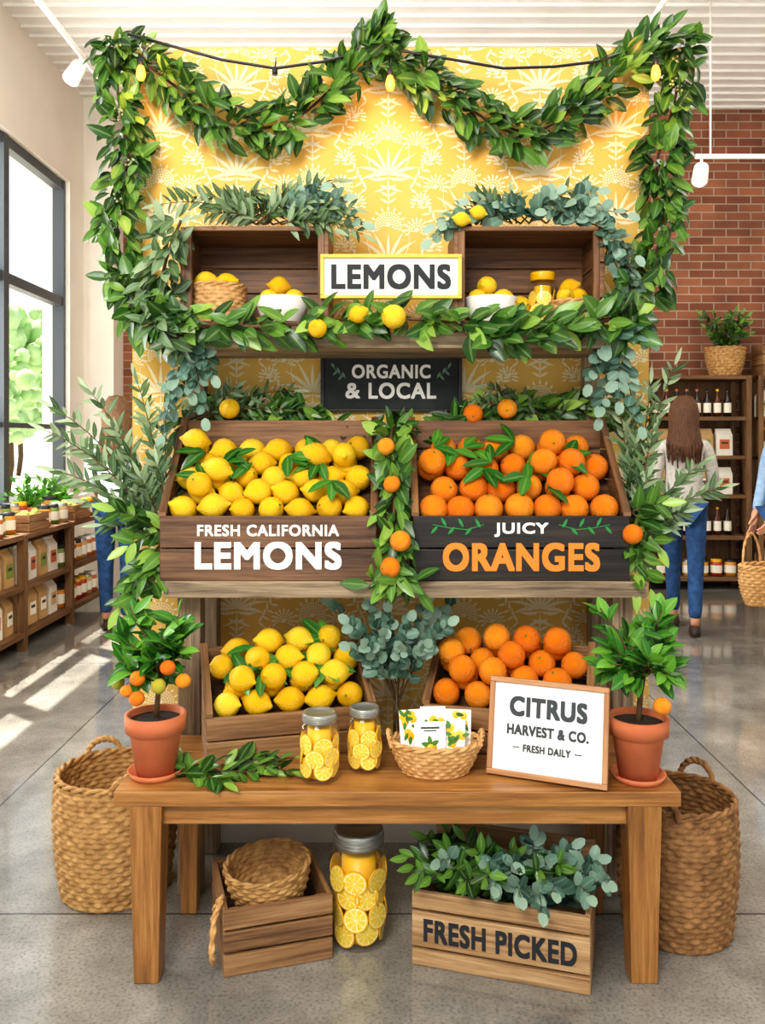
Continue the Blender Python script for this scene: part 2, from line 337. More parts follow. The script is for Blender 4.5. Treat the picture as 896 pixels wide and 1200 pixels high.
def text(name, body, w, h, mat, parent, loc, bold=.05, ext=.0012, Mx=None):
    cu = bpy.data.curves.new('t', 'FONT'); cu.body = body; cu.extrude = .01; cu.resolution_u = 5; cu.space_character = 1.1
    ob = bpy.data.objects.new('t', cu); col.objects.link(ob); bpy.context.view_layer.update()
    dg = bpy.context.evaluated_depsgraph_get(); me = bpy.data.meshes.new_from_object(ob.evaluated_get(dg)); bpy.data.objects.remove(ob)
    xs = [v.co.x for v in me.vertices]; ys = [v.co.y for v in me.vertices]
    x0, x1, y0, y1 = min(xs), max(xs), min(ys), max(ys); k = bold*h
    base = [((v.co.x-(x0+x1)/2)*(w-2*k)/(x1-x0), (v.co.y-(y0+y1)/2)*(h-2*k)/(y1-y0), v.co.z/.01*ext) for v in me.vertices]
    polys = [list(p.vertices) for p in me.polygons]; vs, fs = [], []
    offs = [(0, 0)]+[(k*i/2, k*j/2) for i in (-2, -1, 0, 1, 2) for j in (-2, -1, 0, 1, 2) if max(abs(i), abs(j)) == 2]
    for i, (sx, sy) in enumerate(offs):
        o = len(vs); vs += [(x+sx, y+sy, z+(i*.00002 if z > 0 else 0)) for x, y, z in base]; fs += [[j+o for j in p] for p in polys]
    m2 = bpy.data.meshes.new(name); m2.from_pydata(vs, [], fs); m2.materials.append(M[mat]); m2.update()
    o = bpy.data.objects.new(name, m2); col.objects.link(o); o.parent = parent
    o.matrix_local = Matrix.Translation(loc) @ (Mx if Mx else Matrix.Identity(4)) @ Matrix.Rotation(math.pi/2, 4, 'X'); return o
# ------------------------------------------------------------ camera
cam = bpy.data.cameras.new('camera'); co = bpy.data.objects.new('camera', cam); col.objects.link(co)
co.location = (0, 0, CH); co.rotation_euler = (math.pi/2, 0, 0); cam.lens = 30; cam.sensor_width = 36; cam.shift_y = -85/1200; cam.clip_end = 200
sc.camera = co
sc.view_settings.view_transform = 'Standard'
try: sc.view_settings.look = 'Medium High Contrast'
except Exception as e: print('look', e)
# ------------------------------------------------------------ room
XL, XR, YB, YF, ZC = -2.8, 4.7, 8.3, -1.6, 4.6
b = MB(); b.b2(XL-.2, XR+.2, YF, YB+.2, -.1, 0); struct(b.obj('floor', ['floor']))
b = MB(); b.b2(XL-.2, XR+.2, YF, YB+.2, ZC, ZC+.1)
y = YF+.2
while y < YB: b.b2(XL, XR, y, y+.02, ZC-.02, ZC+.01); y += .16
struct(b.obj('ceiling', ['ceilw'], bevel=.006))
b = MB(); b.b2(XL-.2, XR+.2, YB, YB+.2, 0, ZC); struct(b.obj('wall_back', ['brick']))
b = MB(); b.b2(XR, XR+.2, YF, YB, 0, ZC); struct(b.obj('wall_right', ['wallw']))
WY0, WY1, WZ0, WZ1 = .45, 7.65, .82, 3.7
b = MB(); b.b2(XL-.25, XL, YF, YB, 0, WZ0); b.b2(XL-.25, XL, YF, YB, WZ1, ZC); b.b2(XL-.25, XL, WY1, YB, WZ0, WZ1); b.b2(XL-.25, XL, YF, WY0, WZ0, WZ1)
struct(b.obj('wall_left', ['wallw']))
b = MB(); b.b2(XL, -2.52, 8.0, YB, 0, ZC); struct(b.obj('trim_1', ['wallw']))
b = MB(); b.b2(-2.52, XR, YB-.02, YB, 0, .12); struct(b.obj('baseboard_back', ['labd']))
b = MB()
for yy in (7.65, 6.45, 5.25, 4.05, 2.85, 1.65, .45): b.b2(XL-.14, XL-.04, yy-.045, yy+.045, WZ0, WZ1)
for zz in (WZ0+.04, 1.5, 2.62, WZ1-.04): b.b2(XL-.13, XL-.05, WY0, WY1, zz-(.02 if zz == 1.5 else .04), zz+(.02 if zz == 1.5 else .04))
b.b2(XL-.2, XL+.06, WY0, WY1, WZ0-.03, WZ0, mat=1)
struct(b.obj('window_1', ['frameg', 'wallw']))
# exterior
b = MB(); b.b2(-40, XL-.26, -20, 40, -.3, -.1); tag(b.obj('pavement', ['pave']), 'pale sunlit pavement outside the shop windows', 'pavement', kind='stuff')
for i, (x, yy, rr) in enumerate([(-9.9, 22.5, 1.9), (-14.5, 34, 2.2), (-8.2, 17.8, 1.1), (-18, 28, 2.0)]):
    rt = root('tree', T(x, yy, -.08), 'leafy pale green tree standing on the pavement outside', 'tree', 'trees outside the window')
    b = MB(); b.tube([(0, 0, .02), (.1, 0, .8), (0, .1, 1.4+rr*.5)], .1, 8); b.obj('trunk', ['twig'], rt)
    b = MB()
    for k in range(90): b.ball((R.gauss(0, rr*.42), R.gauss(0, rr*.42), 1.1+rr*.3+R.random()*rr*1.7), rr*R.uniform(.08, .22), 0, 8)
    b.obj('canopy', ['treeg'], rt)
# ------------------------------------------------------------ backdrop
BX0, BX1, BY, BZ = -.864, .92, 2.95, 2.747
rt = root('display_backdrop', T(0, BY, 0), 'tall display panel covered in yellow wallpaper with cream floral print', 'backdrop')
b = MB(); b.b2(BX0, BX1, 0, .05, 0.05, BZ)
LAY = [0]
def flat(pts):
    ok = all(BX0+.002 < p[0] < BX1-.002 and .12 < p[1] < BZ-.002 for p in pts)
    if not ok: return
    yy = -.0004-(LAY[0] % 97)*.000009; bb = len(b.v)
    for p in pts: b.v.append(Vector((p[0], yy, p[1])))
    b.face(list(range(bb, len(b.v))), 1)
def lens(x, z, ang, L, W, bend=0, n=5):
    prev = None; LAY[0] += 1
    for i in range(n+1):
        t = i/n; a = ang+bend*t
        if i: x += math.sin(a)*L/n; z += math.cos(a)*L/n
        w = W*math.sin(math.pi*min(.97, max(.04, t**.8)))/2; p = ((x-math.cos(a)*w, z+math.sin(a)*w), (x+math.cos(a)*w, z-math.sin(a)*w))
        if prev: flat([prev[0], prev[1], p[1], p[0]])
        prev = p
def dot(x, z, r): LAY[0] += 1; flat([(x+r*math.cos(k*math.pi/3), z+r*math.sin(k*math.pi/3)) for k in range(6)])
def dome(x, z, fr, s, rings=4):
    for ring in range(1, rings+1):
        n = ring*6
        for k in range(n):
            a = 2*math.pi*k/n+ring*.3
            if math.sin(a) > -.5: dot(x+s*fr*ring/rings*math.cos(a), z+s*fr*ring/rings*math.sin(a), .0042*s)
    dot(x, z, .008*s)
    for k in range(11):
        a = math.pi*(k-1)/8
        lens(x+s*fr*1.1*math.cos(a), z+s*fr*1.1*math.sin(a), math.pi/2-a, .018*s, .009*s, 0, 3)
def motif(cx, cz, s):
    for a, L, be in ((.0, .1, 0), (.3, .12, .25), (.62, .125, .45), (.98, .12, .6), (1.35, .1, .7)):
        for sg in ((1, -1) if a else (1,)):
            lens(cx+math.sin(a)*sg*.008, cz+.004, a*sg, L*s, .013*s, be*sg)
    for sg in (1, -1):
        lens(cx, cz-.005, 2.0*sg, .08*s, .012*s, -.7*sg); lens(cx, cz-.03, 2.4*sg, .06*s, .01*s, -.6*sg)
        lens(cx+sg*.01, cz-.02, 1.2*sg, .17*s, .004*s, -1.4*sg, 7)
        for q in range(6):
            x, z = cx+sg*(.08+q*.015)*s, cz+(-.045+q*.022)*s
            lens(x, z, sg*(1.4-q*.2)+.7, .032*s, .010*s, .3, 3); lens(x, z, sg*(1.4-q*.2)-.7, .032*s, .010*s, -.3, 3)
    lens(cx, cz-.11*s, 0, .12*s, .006*s)
    for q in range(3):
        for sg in (1, -1): lens(cx, cz-(.1-q*.025)*s, sg*.9, .035*s, .010*s, .2*sg, 3)
    dome(cx, cz+.14*s, .046, s, 5)
    for sg in (1, -1): dome(cx+sg*.105*s, cz+.12*s, .028, s, 3); dome(cx+sg*.12*s, cz-.1*s, .022, s, 2)
px_, pz_ = .262, .30
for i in range(-4, 5):
    for j in range(-1, 10):
        motif(.02+i*px_, .2+j*pz_+(pz_/2 if i % 2 else 0), .94)
b.obj('wallpaper_panel', ['wp', 'wpm'], rt)
b = MB(); b.b2(BX0-.005, BX1+.005, -.012, .055, 0, .1); b.obj('base_rail', ['white'], rt, bevel=.003)
# ------------------------------------------------------------ display stand
rt = root('display_stand', T(0, 2.7, 0), 'weathered wooden tiered display stand in front of the papered panel', 'shelf stand')
def part(name, boxes, mats, rt, bevel=.003, Mx=None, label=None):
    b = MB()
    for bx in boxes: b.b2(*bx)
    return b.obj(name, mats, rt, Mx, bevel, label=label)
Z0 = -2.7
part('shelf_board', [(-.64, .774, 2.49+Z0, 2.66+Z0, .927, .975), (-.64, .774, 2.663+Z0, 2.80+Z0, .927, .975), (-.64, .774, 2.803+Z0, 2.93+Z0, .927, .975)], ['weath'], rt, .004)
part('shelf_board', [(-.67, .746, 2.60+Z0, 2.76+Z0, 1.668, 1.716), (-.67, .746, 2.763+Z0, 2.93+Z0, 1.668, 1.716)], ['weath'], rt, .004)
for x0, x1 in ((-.625, -.555), (.70, .765)):
    part('leg', [(x0, x1, 2.6+Z0, 2.67+Z0, 0, .927)], ['weath'], rt)
    part('leg', [(x0, x1, 2.86+Z0, 2.93+Z0, 0, .927)], ['weath'], rt)
for x0, x1 in ((-.655, -.6), (.68, .735)): part('post', [(x0, x1, 2.88+Z0, 2.93+Z0, .975, 1.668)], ['weath'], rt)
# ------------------------------------------------------------ bench
rt = root('bench', T(0, 2.17, 0), 'honey brown wooden bench table with tapered legs', 'table')
BT = .494
part('tabletop', [(-.684, .76, 0, .14, .455, BT), (-.684, .76, .141, .28, .455, BT), (-.684, .76, .281, .42, .455, BT)], ['oak'], rt, .003)
part('apron', [(-.57, .64, .025, .045, .4, .455), (-.52, .59, .37, .39, .4, .455)], ['oak'], rt)
part('apron', [(-.61, -.59, .08, .33, .4, .455)], ['oak'], rt)
part('apron', [(.66, .68, .08, .33, .4, .455)], ['oak'], rt)
def leg(x0, x1, y0, y1, ht, tp=.014):
    b = MB()
    b.hexa([(x0+tp*.7, y0+.004, 0), (x1-tp*.7, y0+.004, 0), (x0+tp*.7, y1-tp, 0), (x1-tp*.7, y1-tp, 0), (x0, y0, ht), (x1, y0, ht), (x0, y1, ht), (x1, y1, ht)])
    return b
leg(-.645, -.562, .003, .085, .455).obj('leg', ['oak'], rt, bevel=.003); leg(.625, .712, .003, .085, .455).obj('leg', ['oak'], rt, bevel=.003)
leg(-.6, -.535, .325, .39, .455).obj('leg', ['oak'], rt, bevel=.003); leg(.59, .655, .325, .39, .455).obj('leg', ['oak'], rt, bevel=.003)
# ------------------------------------------------------------ crates
def bin_crate(Mx, W, D, hf, hb, label, wm, fm=None, nf=2, filler=(0, 0), t=.014, rail=True):
    rt = root('fruit_crate', Mx, label, 'crate', 'open fruit crates')
    b = MB(); g = .004; hh = hf/nf
    for i in range(nf): b.b2(-W/2, W/2, 0, t, i*hh+(g/2 if i else 0), (i+1)*hh-(g/2 if i < nf-1 else 0))
    b.b2(-W/2+t, -W/2+t+.03, t, t+.012, .01, hf-.005); b.b2(W/2-t-.03, W/2-t, t, t+.012, .01, hf-.005)
    b.obj('front_panel', [fm or wm], rt, bevel=.0025)
    b = MB(); nb = max(3, int(hb/.09)); hh = hb/nb
    for i in range(nb): b.b2(-W/2, W/2, D-t, D, i*hh+(g if i else 0), (i+1)*hh)
    b.obj('back_panel', [wm], rt, bevel=.0025)
    for sx in (-1, 1):
        b = MB(); x0, x1 = sorted((sx*W/2, sx*(W/2-t))); ns = nb
        for i in range(ns):
            z0 = i*hh+(g if i else 0); z1 = (i+1)*hh
            if i == ns-1: z1 = hb
            f = lambda z: t if z <= hf else t+(D-2*t)*(z-hf)/(hb-hf)
            cuts = [z0, z1] if not (z0 < hf < z1) else [z0, hf, z1]
            for a, c in zip(cuts, cuts[1:]):
                b.hexa([(x0, f(a), a), (x1, f(a), a), (x0, D-t, a), (x1, D-t, a), (x0, min(f(c), D-t-.0005), c), (x1, min(f(c), D-t-.0005), c), (x0, D-t, c), (x1, D-t, c)])
        if rail:
            e = .004; x0 -= e; x1 += e
            b.hexa([(x0, 0, hf), (x1, 0, hf), (x0, D, hb), (x1, D, hb), (x0, 0, hf+.012), (x1, 0, hf+.012), (x0, D, hb+.012), (x1, D, hb+.012)])
        b.obj('side_panel', [wm], rt, bevel=.002)
    b = MB(); b.b2(-W/2+t, W/2-t, t, D-t, .0, .012); b.obj('base_board', [wm], rt)
    if filler[0]:
        b = MB(); x0, x1 = -W/2+t+.001, W/2-t-.001; y0, y1 = t+.013, D-t-.001
        b.hexa([(x0, y0, filler[0]-.01), (x1, y0, filler[0]-.01), (x0, y1, filler[1]-.01), (x1, y1, filler[1]-.01), (x0, y0, filler[0]), (x1, y0, filler[0]), (x0, y1, filler[1]), (x1, y1, filler[1])])
        b.obj('riser_board', ['walnut'], rt)  # added dark board: darkens the gaps between fruit and carries the pile
    return rt
LP = [(-1.42, 0), (-1.39, .1), (-1.28, .16), (-1.13, .27), (-.93, .53), (-.6, .84), (-.25, .985), (.1, 1), (.45, .9), (.75, .69), (.97, .45), (1.1, .29), (1.22, .19), (1.29, .11), (1.31, 0)]
LEM = []
for k in range(3):
    b = MB(); st = (1, .94, 1.03)[k]
    b.lathe([(a, z*st) for z, a in LP], 22); b.lathe([(0, 1.28*st), (.1, 1.29*st), (.1, 1.34*st), (0, 1.35*st)], 8, None, 1)
    LEM.append(tmpl(b, 'lemon', ['lemon', 'stemb']))
def orange_mesh(mat, sq):
    b = MB(); pr = []
    for i in range(17):
        a = math.pi*i/16; r = math.sin(a); z = -math.cos(a)*sq
        if i in (0, 16): z *= .96
        pr.append((r, z))
    b.lathe(pr, 26); b.lathe([(0, sq*.955), (.1, sq*.965), (.09, sq*1.01), (0, sq*1.02)], 7, None, 1)
    return tmpl(b, 'orange', [mat, 'stemb'])
ORA = [orange_mesh('orange', .95), orange_mesh('orange', 1.0)]; GRN = [orange_mesh('limeg', 1.1)]
def rrot(flat=False):
    if flat: return Euler((math.pi/2+R.uniform(-.4, .4), R.uniform(-.4, .4), R.gauss(math.pi/2, .75)+(math.pi if R.random() < .5 else 0))).to_matrix().to_4x4()
    return Euler((R.uniform(0, 6.28), R.uniform(0, 6.28), R.uniform(0, 6.28))).to_matrix().to_4x4()
def fruit(kind, p, r, label, group, rot=None):
    me = R.choice({'lemon': LEM, 'orange': ORA, 'green': GRN}[kind])
    if kind == 'lemon': r *= .93
    return inst({'lemon': 'lemon', 'orange': 'orange', 'green': 'lime'}[kind], me, Matrix.Translation(p) @ (rot or rrot(kind == 'lemon')) @ Matrix.Scale(r, 4), label, {'lemon': 'lemon', 'orange': 'orange', 'green': 'lime'}[kind], group)
def pile(kind, Mx, W, y0, z0, y1, z1, r, label, group, t=.014, sprigs=7, second=.35):
    s0 = Vector((0, y0, z0)); s1 = Vector((0, y1, z1)); ln = (s1-s0).length; dv = (s1-s0)/ln; nv = Vector((0, -dv.z, dv.y))
    rows = max(2, int(round(ln/(r*1.74)))+1); iw = W-2*t-2*r-.006; n0 = int(iw/(r*1.96)); step = iw/n0
    for j in range(rows):
        s = ln*j/(rows-1); n = n0+1-(j % 2)
        for i in range(n):
            x = -iw/2+step*i+(step/2 if j % 2 else 0)+R.uniform(-.004, .004)
            p = s0+dv*(s+R.uniform(-.003, .003))+nv*R.uniform(-.004, .012)+Vector((x, 0, 0))
            fruit(kind, Mx @ p, r*R.uniform(.94, 1.04), label, group)
    for j in range(rows-1):
        s = ln*(j+.5)/(rows-1)
        for i in range(n0):
            if R.random() < second:
                x = -iw/2+step*(i+(.5 if j % 2 == 0 else .05))
                fruit(kind, Mx @ (s0+dv*(s+.02)+nv*(r*1.3)+Vector((x, 0, 0))), r*.98, label, group)
    for k in range(sprigs):
        b = MB(); p = s0+dv*ln*R.uniform(.1, .95)+nv*(r*R.uniform(1.0, 1.6))+Vector((R.uniform(-iw/2, iw/2), 0, 0))
        a = R.uniform(0, 6.28)
        for q in range(R.choice((2, 3, 3))):
            aa = a+q*R.uniform(.6, 1.3); d = Vector((math.cos(aa), math.sin(aa)*dv.y, math.sin(aa)*dv.z+.12))
            b.leaf(Vector((0, 0, 0)), d, nv+Vector((R.uniform(-.3, .3), R.uniform(-.3, .3), 0)), R.uniform(.07, .095), R.uniform(.03, .038), R.uniform(.1, .8), 0, R.uniform(0, .3), .3)
        b.tube([(0, 0, 0), (.0, .005, -.012)], .0015, 5, 1)
        o = b.obj('leaf_sprig', ['cleaf', 'twig'], None, Mx @ Matrix.Translation(p)); tag(o, 'glossy green citrus leaves tucked among the fruit', 'leaf', 'leaf sprigs in the crates')
SZ = .9755
ML = T(-.335, 2.5, SZ); W1 = .635
cl = bin_crate(ML, W1, .3, .19, .477, 'brown slatted crate of lemons lettered FRESH CALIFORNIA LEMONS', 'walnut2', 'walnut', 2, (.15, .33))
text('lettering', 'FRESH CALIFORNIA', .415, .034, 'wtext', cl, (0.0, -.0004, .148), .035)
text('lettering', 'LEMONS', .43, .082, 'wtext', cl, (0.0, -.0004, .074), .05)
pile('lemon', ML, W1, .062, .205, .245, .38, .0415, 'ripe yellow lemon heaped in the brown slatted crate', 'lemons in the shelf crate', sprigs=10)
MR = T(.4065, 2.5, SZ)
cr = bin_crate(MR, W1, .3, .19, .477, 'crate of oranges with black front lettered JUICY ORANGES', 'walnut2', 'blackw', 2, (.15, .33))
text('lettering', 'JUICY', .158, .042, 'wtext', cr, (0.0, -.0004, .150), .035)
text('lettering', 'ORANGES', .46, .084, 'otext', cr, (0.0, -.0004, .070), .045)
def sprigs(parent, sg, mat, pts, nl, lx, lz, sx, sz, y_, ll, lw):
    b = MB(); b.tube([(sg*x, y_, z) for x, z in pts], .0018 if ll > .025 else .0012, 5)
    for k in range(nl):
        b.leaf(Vector((sg*(lx+k*sx), y_-.001, lz+k*sz)), Vector((sg*(.8 if k % 2 else .5), 0, (-1)**k*.9)), Vector((0, -1, 0)), ll, lw, .5, 0, 0, 0)
    b.obj('painted_sprig', [mat], parent)
for sg in (-1, 1): sprigs(cr, sg, 'gtext', [(.11, .165), (.16, .150), (.21, .155), (.26, .165)], 6, .12, .156, .025, .001, -.001, .03, .009)
pile('orange', MR, W1, .062, .205, .245, .38, .043, 'round ripe orange heaped in the black-fronted crate', 'oranges in the shelf crate', sprigs=10)
W2 = .475
def fl(x, y, rz, W): return T(x+W/2*math.cos(math.radians(rz)), y+W/2*math.sin(math.radians(rz)), BT+.0005, rz)
M3 = fl(-.482, 2.335, 15, W2)
bin_crate(M3, W2, .245, .13, .27, 'brown slatted crate heaped with lemons on the bench', 'crateb', None, 2, (.075, .17))
pile('lemon', M3, W2, .055, .145, .195, .265, .0405, 'ripe yellow lemon heaped in the bench crate', 'lemons in the bench crate', second=.8, sprigs=12)
M4 = fl(.118, 2.47, -15, W2)
bin_crate(M4, W2, .245, .13, .27, 'brown slatted crate heaped with oranges on the bench', 'crateb', None, 2, (.075, .17))
pile('orange', M4, W2, .055, .15, .195, .265, .0415, 'round ripe orange heaped in the bench crate', 'oranges in the bench crate', sprigs=0, second=.7)
# upper open boxes
def open_crate(x0, x1, label):
    z0, z1, y0, y1, t = 1.7165, 2.055, 2.66, 2.92, .014
    rt = root('display_crate', T((x0+x1)/2, y0, z0), label, 'crate', 'open crates on the upper shelf')
    h = z1-z0; w = (x1-x0)/2; D = y1-y0
    part('back_panel', [(-w, w, D-t, D, i*h/4+.002, (i+1)*h/4-.002) for i in range(4)], ['walnut2'], rt, .002)
    for s in (-1, 1):
        a0, a1 = sorted((s*w, s*(w-t)))
        part('side_panel', [(a0, a1, 0, D-t, i*h/3+.002, (i+1)*h/3-.002) for i in range(3)]+[(min(s*(w-t), s*(w-t-.02)), max(s*(w-t), s*(w-t-.02)), 0, .02, t, h-t)], ['walnut2'], rt, .002)
    part('top_panel', [(-w+t, w-t, i*(D-t)/3+.001, (i+1)*(D-t)/3-.001, h-t, h) for i in range(3)], ['walnut2'], rt, .002)
    part('bottom_panel', [(-w+t, w-t, 0, D-t, 0, t)], ['walnut2'], rt, .002)
    part('front_lip', [(-w+t, w-t, 0, t*.8, t, t+.03)], ['walnut2'], rt, .002)
open_crate(-.63, -.168, 'dark wooden crate on its side above the lemons')
open_crate(.223, .692, 'dark wooden crate on its side above the oranges')
# floor crates
def slat_crate(name, Mx, W, D, h, n, label, wm, bands=None, back=None):
    rt = root(name, Mx, label, 'crate', 'slatted crates'); t = .014; g = .008; hh = h/n
    bands = bands or [(i*hh+(g/2 if i else 0), (i+1)*hh-g/2) for i in range(n)]
    part('front_panel', [(-W/2, W/2, 0, t, a, c) for a, c in bands]+[(-W/2+t+.002, -W/2+t+.03, t, t+.015, 0.013, h-.01), (W/2-t-.03, W/2-t-.002, t, t+.015, 0.013, h-.01)], [wm], rt, .0025)
    part('back_panel', [(-W/2, W/2, D-t, D, a, c) for a, c in bands+(back or [])], [wm], rt, .0025)
    for s in (-1, 1):
        a0, a1 = sorted((s*W/2, s*(W/2-t)))
        part('side_panel', [(a0, a1, t, D-t, a, c) for a, c in bands], [wm], rt, .0025)
    part('base_board', [(-W/2+t, W/2-t, t, D-t, 0, .012)], [wm], rt)
    return rt
FA = T(-.41+.145*math.cos(.3), 2.2+.145*math.sin(.3), 0.0005, 17)
slat_crate('slatted_crate', FA, .29, .29, .175, 3, 'brown slatted crate holding a small wicker basket', 'crateb')
FB_ = T(.298, 2.195, .0005, -16.5)
fc = slat_crate('slatted_crate', FB_, .46, .3, .195, 3, 'brown slatted crate of greenery lettered FRESH PICKED', 'crated', [(0, .042), (.050, .142), (.150, .195)], [(.203, .26)])
text('lettering', 'FRESH PICKED', .395, .06, 'ink', fc, (0, -.0006, .096), .035)
# ------------------------------------------------------------ signs
rt = root('lemons_sign', T(.0265, 2.652, 1.825), 'cream sign with yellow frame reading LEMONS', 'sign')
w, h = .4365, .137
part('sign_board', [(-w/2+.01, w/2-.01, -.012, 0, .01, h-.01)], ['cream'], rt, .001)
part('frame', [(-w/2, w/2, -.022, 0, 0, .011), (-w/2, w/2, -.022, 0, h-.011, h), (-w/2, -w/2+.011, -.022, 0, .0112, h-.0112), (w/2-.011, w/2, -.022, 0, .0112, h-.0112)], ['yellowp'], rt, .002)
text('lettering', 'LEMONS', .37, .078, 'ink', rt, (0, -.0125, h/2), .045)
rt = root('chalkboard_sign', T(.03, 2.945, 1.495), 'dark chalkboard sign reading ORGANIC & LOCAL', 'sign')
w, h = .46, .178
part('board', [(-w/2, w/2, -.018, 0, 0, h)], ['chalk'], rt, .002)
part('frame', [(-w/2-.004, w/2+.004, -.024, 0, -.008, 0), (-w/2-.004, w/2+.004, -.024, 0, h, h+.008), (-w/2-.012, -w/2, -.024, 0, -.008, h+.008), (w/2, w/2+.012, -.024, 0, -.008, h+.008)], ['blackw'], rt, .001)
text('lettering', 'ORGANIC', .27, .048, 'wtext', rt, (0, -.0185, .128), .035)
text('lettering', '&', .05, .054, 'wtext', rt, (-.132, -.0185, .062), .035)
text('lettering', 'LOCAL', .232, .056, 'wtext', rt, (.038, -.0185, .062), .035)
for sg in (-1, 1): sprigs(rt, sg, 'wlead', [(.155, .105), (.18, .122), (.205, .15)], 5, .158, .107, .009, .008, -.0195, .022, .008)
rt = root('framed_sign', T(.429, 2.235, BT+.003, -22, -11), 'oak framed white sign reading CITRUS HARVEST & CO. FRESH DAILY', 'sign')
w, h = .315, .252
part('frame', [(-w/2, w/2, -.02, 0, 0, .014), (-w/2, w/2, -.02, 0, h-.014, h), (-w/2, -w/2+.014, -.02, 0, .0142, h-.0142), (w/2-.014, w/2, -.02, 0, .0142, h-.0142)], ['frame'], rt, .002)
part('sign_face', [(-w/2+.012, w/2-.012, -.012, -.002, .012, h-.012)], ['paper'], rt, 0)
text('lettering', 'CITRUS', .205, .052, 'gray', rt, (0, -.0125, .18), .05)
text('lettering', 'HARVEST & CO.', .215, .027, 'gray', rt, (0, -.0125, .12), .045)
text('lettering', 'FRESH DAILY', .125, .019, 'gray', rt, (0, -.0125, .075), .04)
part('printed_dash', [(-.09, -.072, -.0137, -.012, .074, .0765)], ['gray'], rt, 0)
part('printed_dash', [(.072, .09, -.0137, -.012, .074, .0765)], ['gray'], rt, 0)
part('easel_back', [(-.02, .02, 0.0, .006, .0, .2)], ['frame'], rt, 0)
# ------------------------------------------------------------ wicker
def wicker(mb, r0, r1, h, rows, NS, bow=.0, ov=1, amp=.0035, mat=0, z0=0, rim=True, sides=3):
    nz = 4; n = NS*sides; ti = amp*2.4
    for inner in (0, 1):
        rings = []
        for i in range(rows):
            for k in range(nz):
                q = k/nz; z = z0+h*(i+q)/rows; tt = (i+q)/rows; R0 = r0+(r1-r0)*tt+bow*math.sin(math.pi*tt)-ti*inner
                if inner: z = max(z, z0+.008)
                L = []
                for j in range(n):
                    th = 2*math.pi*j/n; sg = -1 if inner else 1
                    rr = R0+sg*math.sin(math.pi*q)*(amp*.9+amp*math.cos(NS/2*th+math.pi*i))
                    mb.v.append(Vector((rr*math.cos(th), rr*ov*math.sin(th), z))); L.append(len(mb.v)-1)
                rings.append(L)
        for A, B in zip(rings, rings[1:]):
            for j in range(n):
                f = [A[j], A[(j+1) % n], B[(j+1) % n], B[j]]; mb.face(f[::-1] if inner else f, mat, None, True)
    pr = []; k = 0; rr = r0-ti*.5
    while rr > .006: pr.append((rr, z0+.008+(.003 if k % 2 else 0))); rr -= .005; k += 1
    mb.lathe(pr+[(0, z0+.008)], 40, None, mat, ov)
    mb.lathe([(0, z0), (r0, z0), (r0, z0+.002)], 40, None, mat, ov)
    if rim:
        for kk in range(2):
            rc = r1-ti*.5
            pts = [Vector(((rc+amp*1.3*math.cos(a*NS/4+math.pi*kk))*math.cos(a), (rc+amp*1.3*math.cos(a*NS/4+math.pi*kk))*ov*math.sin(a), z0+h+amp*1.3*math.sin(a*NS/4+math.pi*kk))) for a in [2*math.pi*i/(NS*3) for i in range(NS*3)]]
            mb.tube(pts, amp*1.7, 6, mat, True)
def handle(mb, ang, r, z, w, h, th, mat=0, ov=1, out=.01):
    c = Vector((r*math.cos(ang), r*ov*math.sin(ang), z)); tn = Vector((-math.sin(ang), math.cos(ang), 0)); rd = Vector((math.cos(ang), math.sin(ang), 0))
    pts = [c+tn*(w*math.cos(math.pi*(1-t)))+Vector((0, 0, h*math.sin(math.pi*t)-.01))+rd*(out*math.sin(math.pi*t)) for t in [i/30 for i in range(31)]]
    for k in range(2):
        q = [p+Vector((0, 0, 1))*th*.5*math.cos(i*.9+math.pi*k)+rd*th*.5*math.sin(i*.9+math.pi*k) for i, p in enumerate(pts)]
        mb.tube(q, th*.7, 6, mat)
def basket(name, Mx, r0, r1, h, rows, NS, mat, label, hs=(), bow=0, ov=1, amp=.0035, hw=.05, hh=.06, hth=.009, group='woven baskets'):
    rt = root(name, Mx, label, 'basket', group)
    b = MB(); wicker(b, r0, r1, h, rows, NS, bow, ov, amp); b.obj('woven_body', [mat], rt)
    for a_ in hs:
        b = MB(); handle(b, math.radians(a_), r1-.005, h, hw, hh, hth, 0, ov); b.obj('handle', [mat], rt)
    return rt
basket('wicker_basket', T(-.83, 2.66, .001), .16, .178, .36, 24, 52, 'wick', 'large round seagrass floor basket with loop handles', (120, 300), .012, 1, .0038, .055, .05, .010)
basket('wicker_basket', T(.84, 2.44, .001), .145, .158, .375, 25, 48, 'wickd', 'large brown wicker floor basket with loop handles', (50, 235), .012, 1, .0038, .05, .06, .010)
basket('wicker_basket', FA @ T(.0, .132, .09, 0, 2, -5), .07, .118, .13, 11, 36, 'wick', 'small round wicker bowl basket resting inside the slatted crate', (), .01, 1, .003)
b = MB(); lp = [(-.152, .03, .17), (-.165, .02, .15), (-.172, .0, .11), (-.176, -.01, .07), (-.172, .0, .045), (-.168, .04, .05), (-.166, .07, .08), (-.163, .07, .12), (-.158, .055, .16), (-.145, .045, .185)]
for k in range(2):
    q = []
    for i in range(len(lp)*4):
        a0, a1 = Vector(lp[i//4]), Vector(lp[(i//4+1) % len(lp)]); p = a0.lerp(a1, (i % 4)/4); q.append(FA @ (p+Vector((.004*math.cos(i*.9+math.pi*k), 0, .004*math.sin(i*.9+math.pi*k)))))
    b.tube(q, .0055, 6, 0, True)
tag(b.obj('rope_handle', ['wickl']), 'twisted tan rope loop handle hanging on the crate side', 'rope')
basket('wicker_basket', T(.142, 2.30, BT+.001), .085, .122, .085, 8, 40, 'wickl', 'pale oval wicker basket holding seed packets', (0, 180), .004, .72, .003, .03, .035, .006)
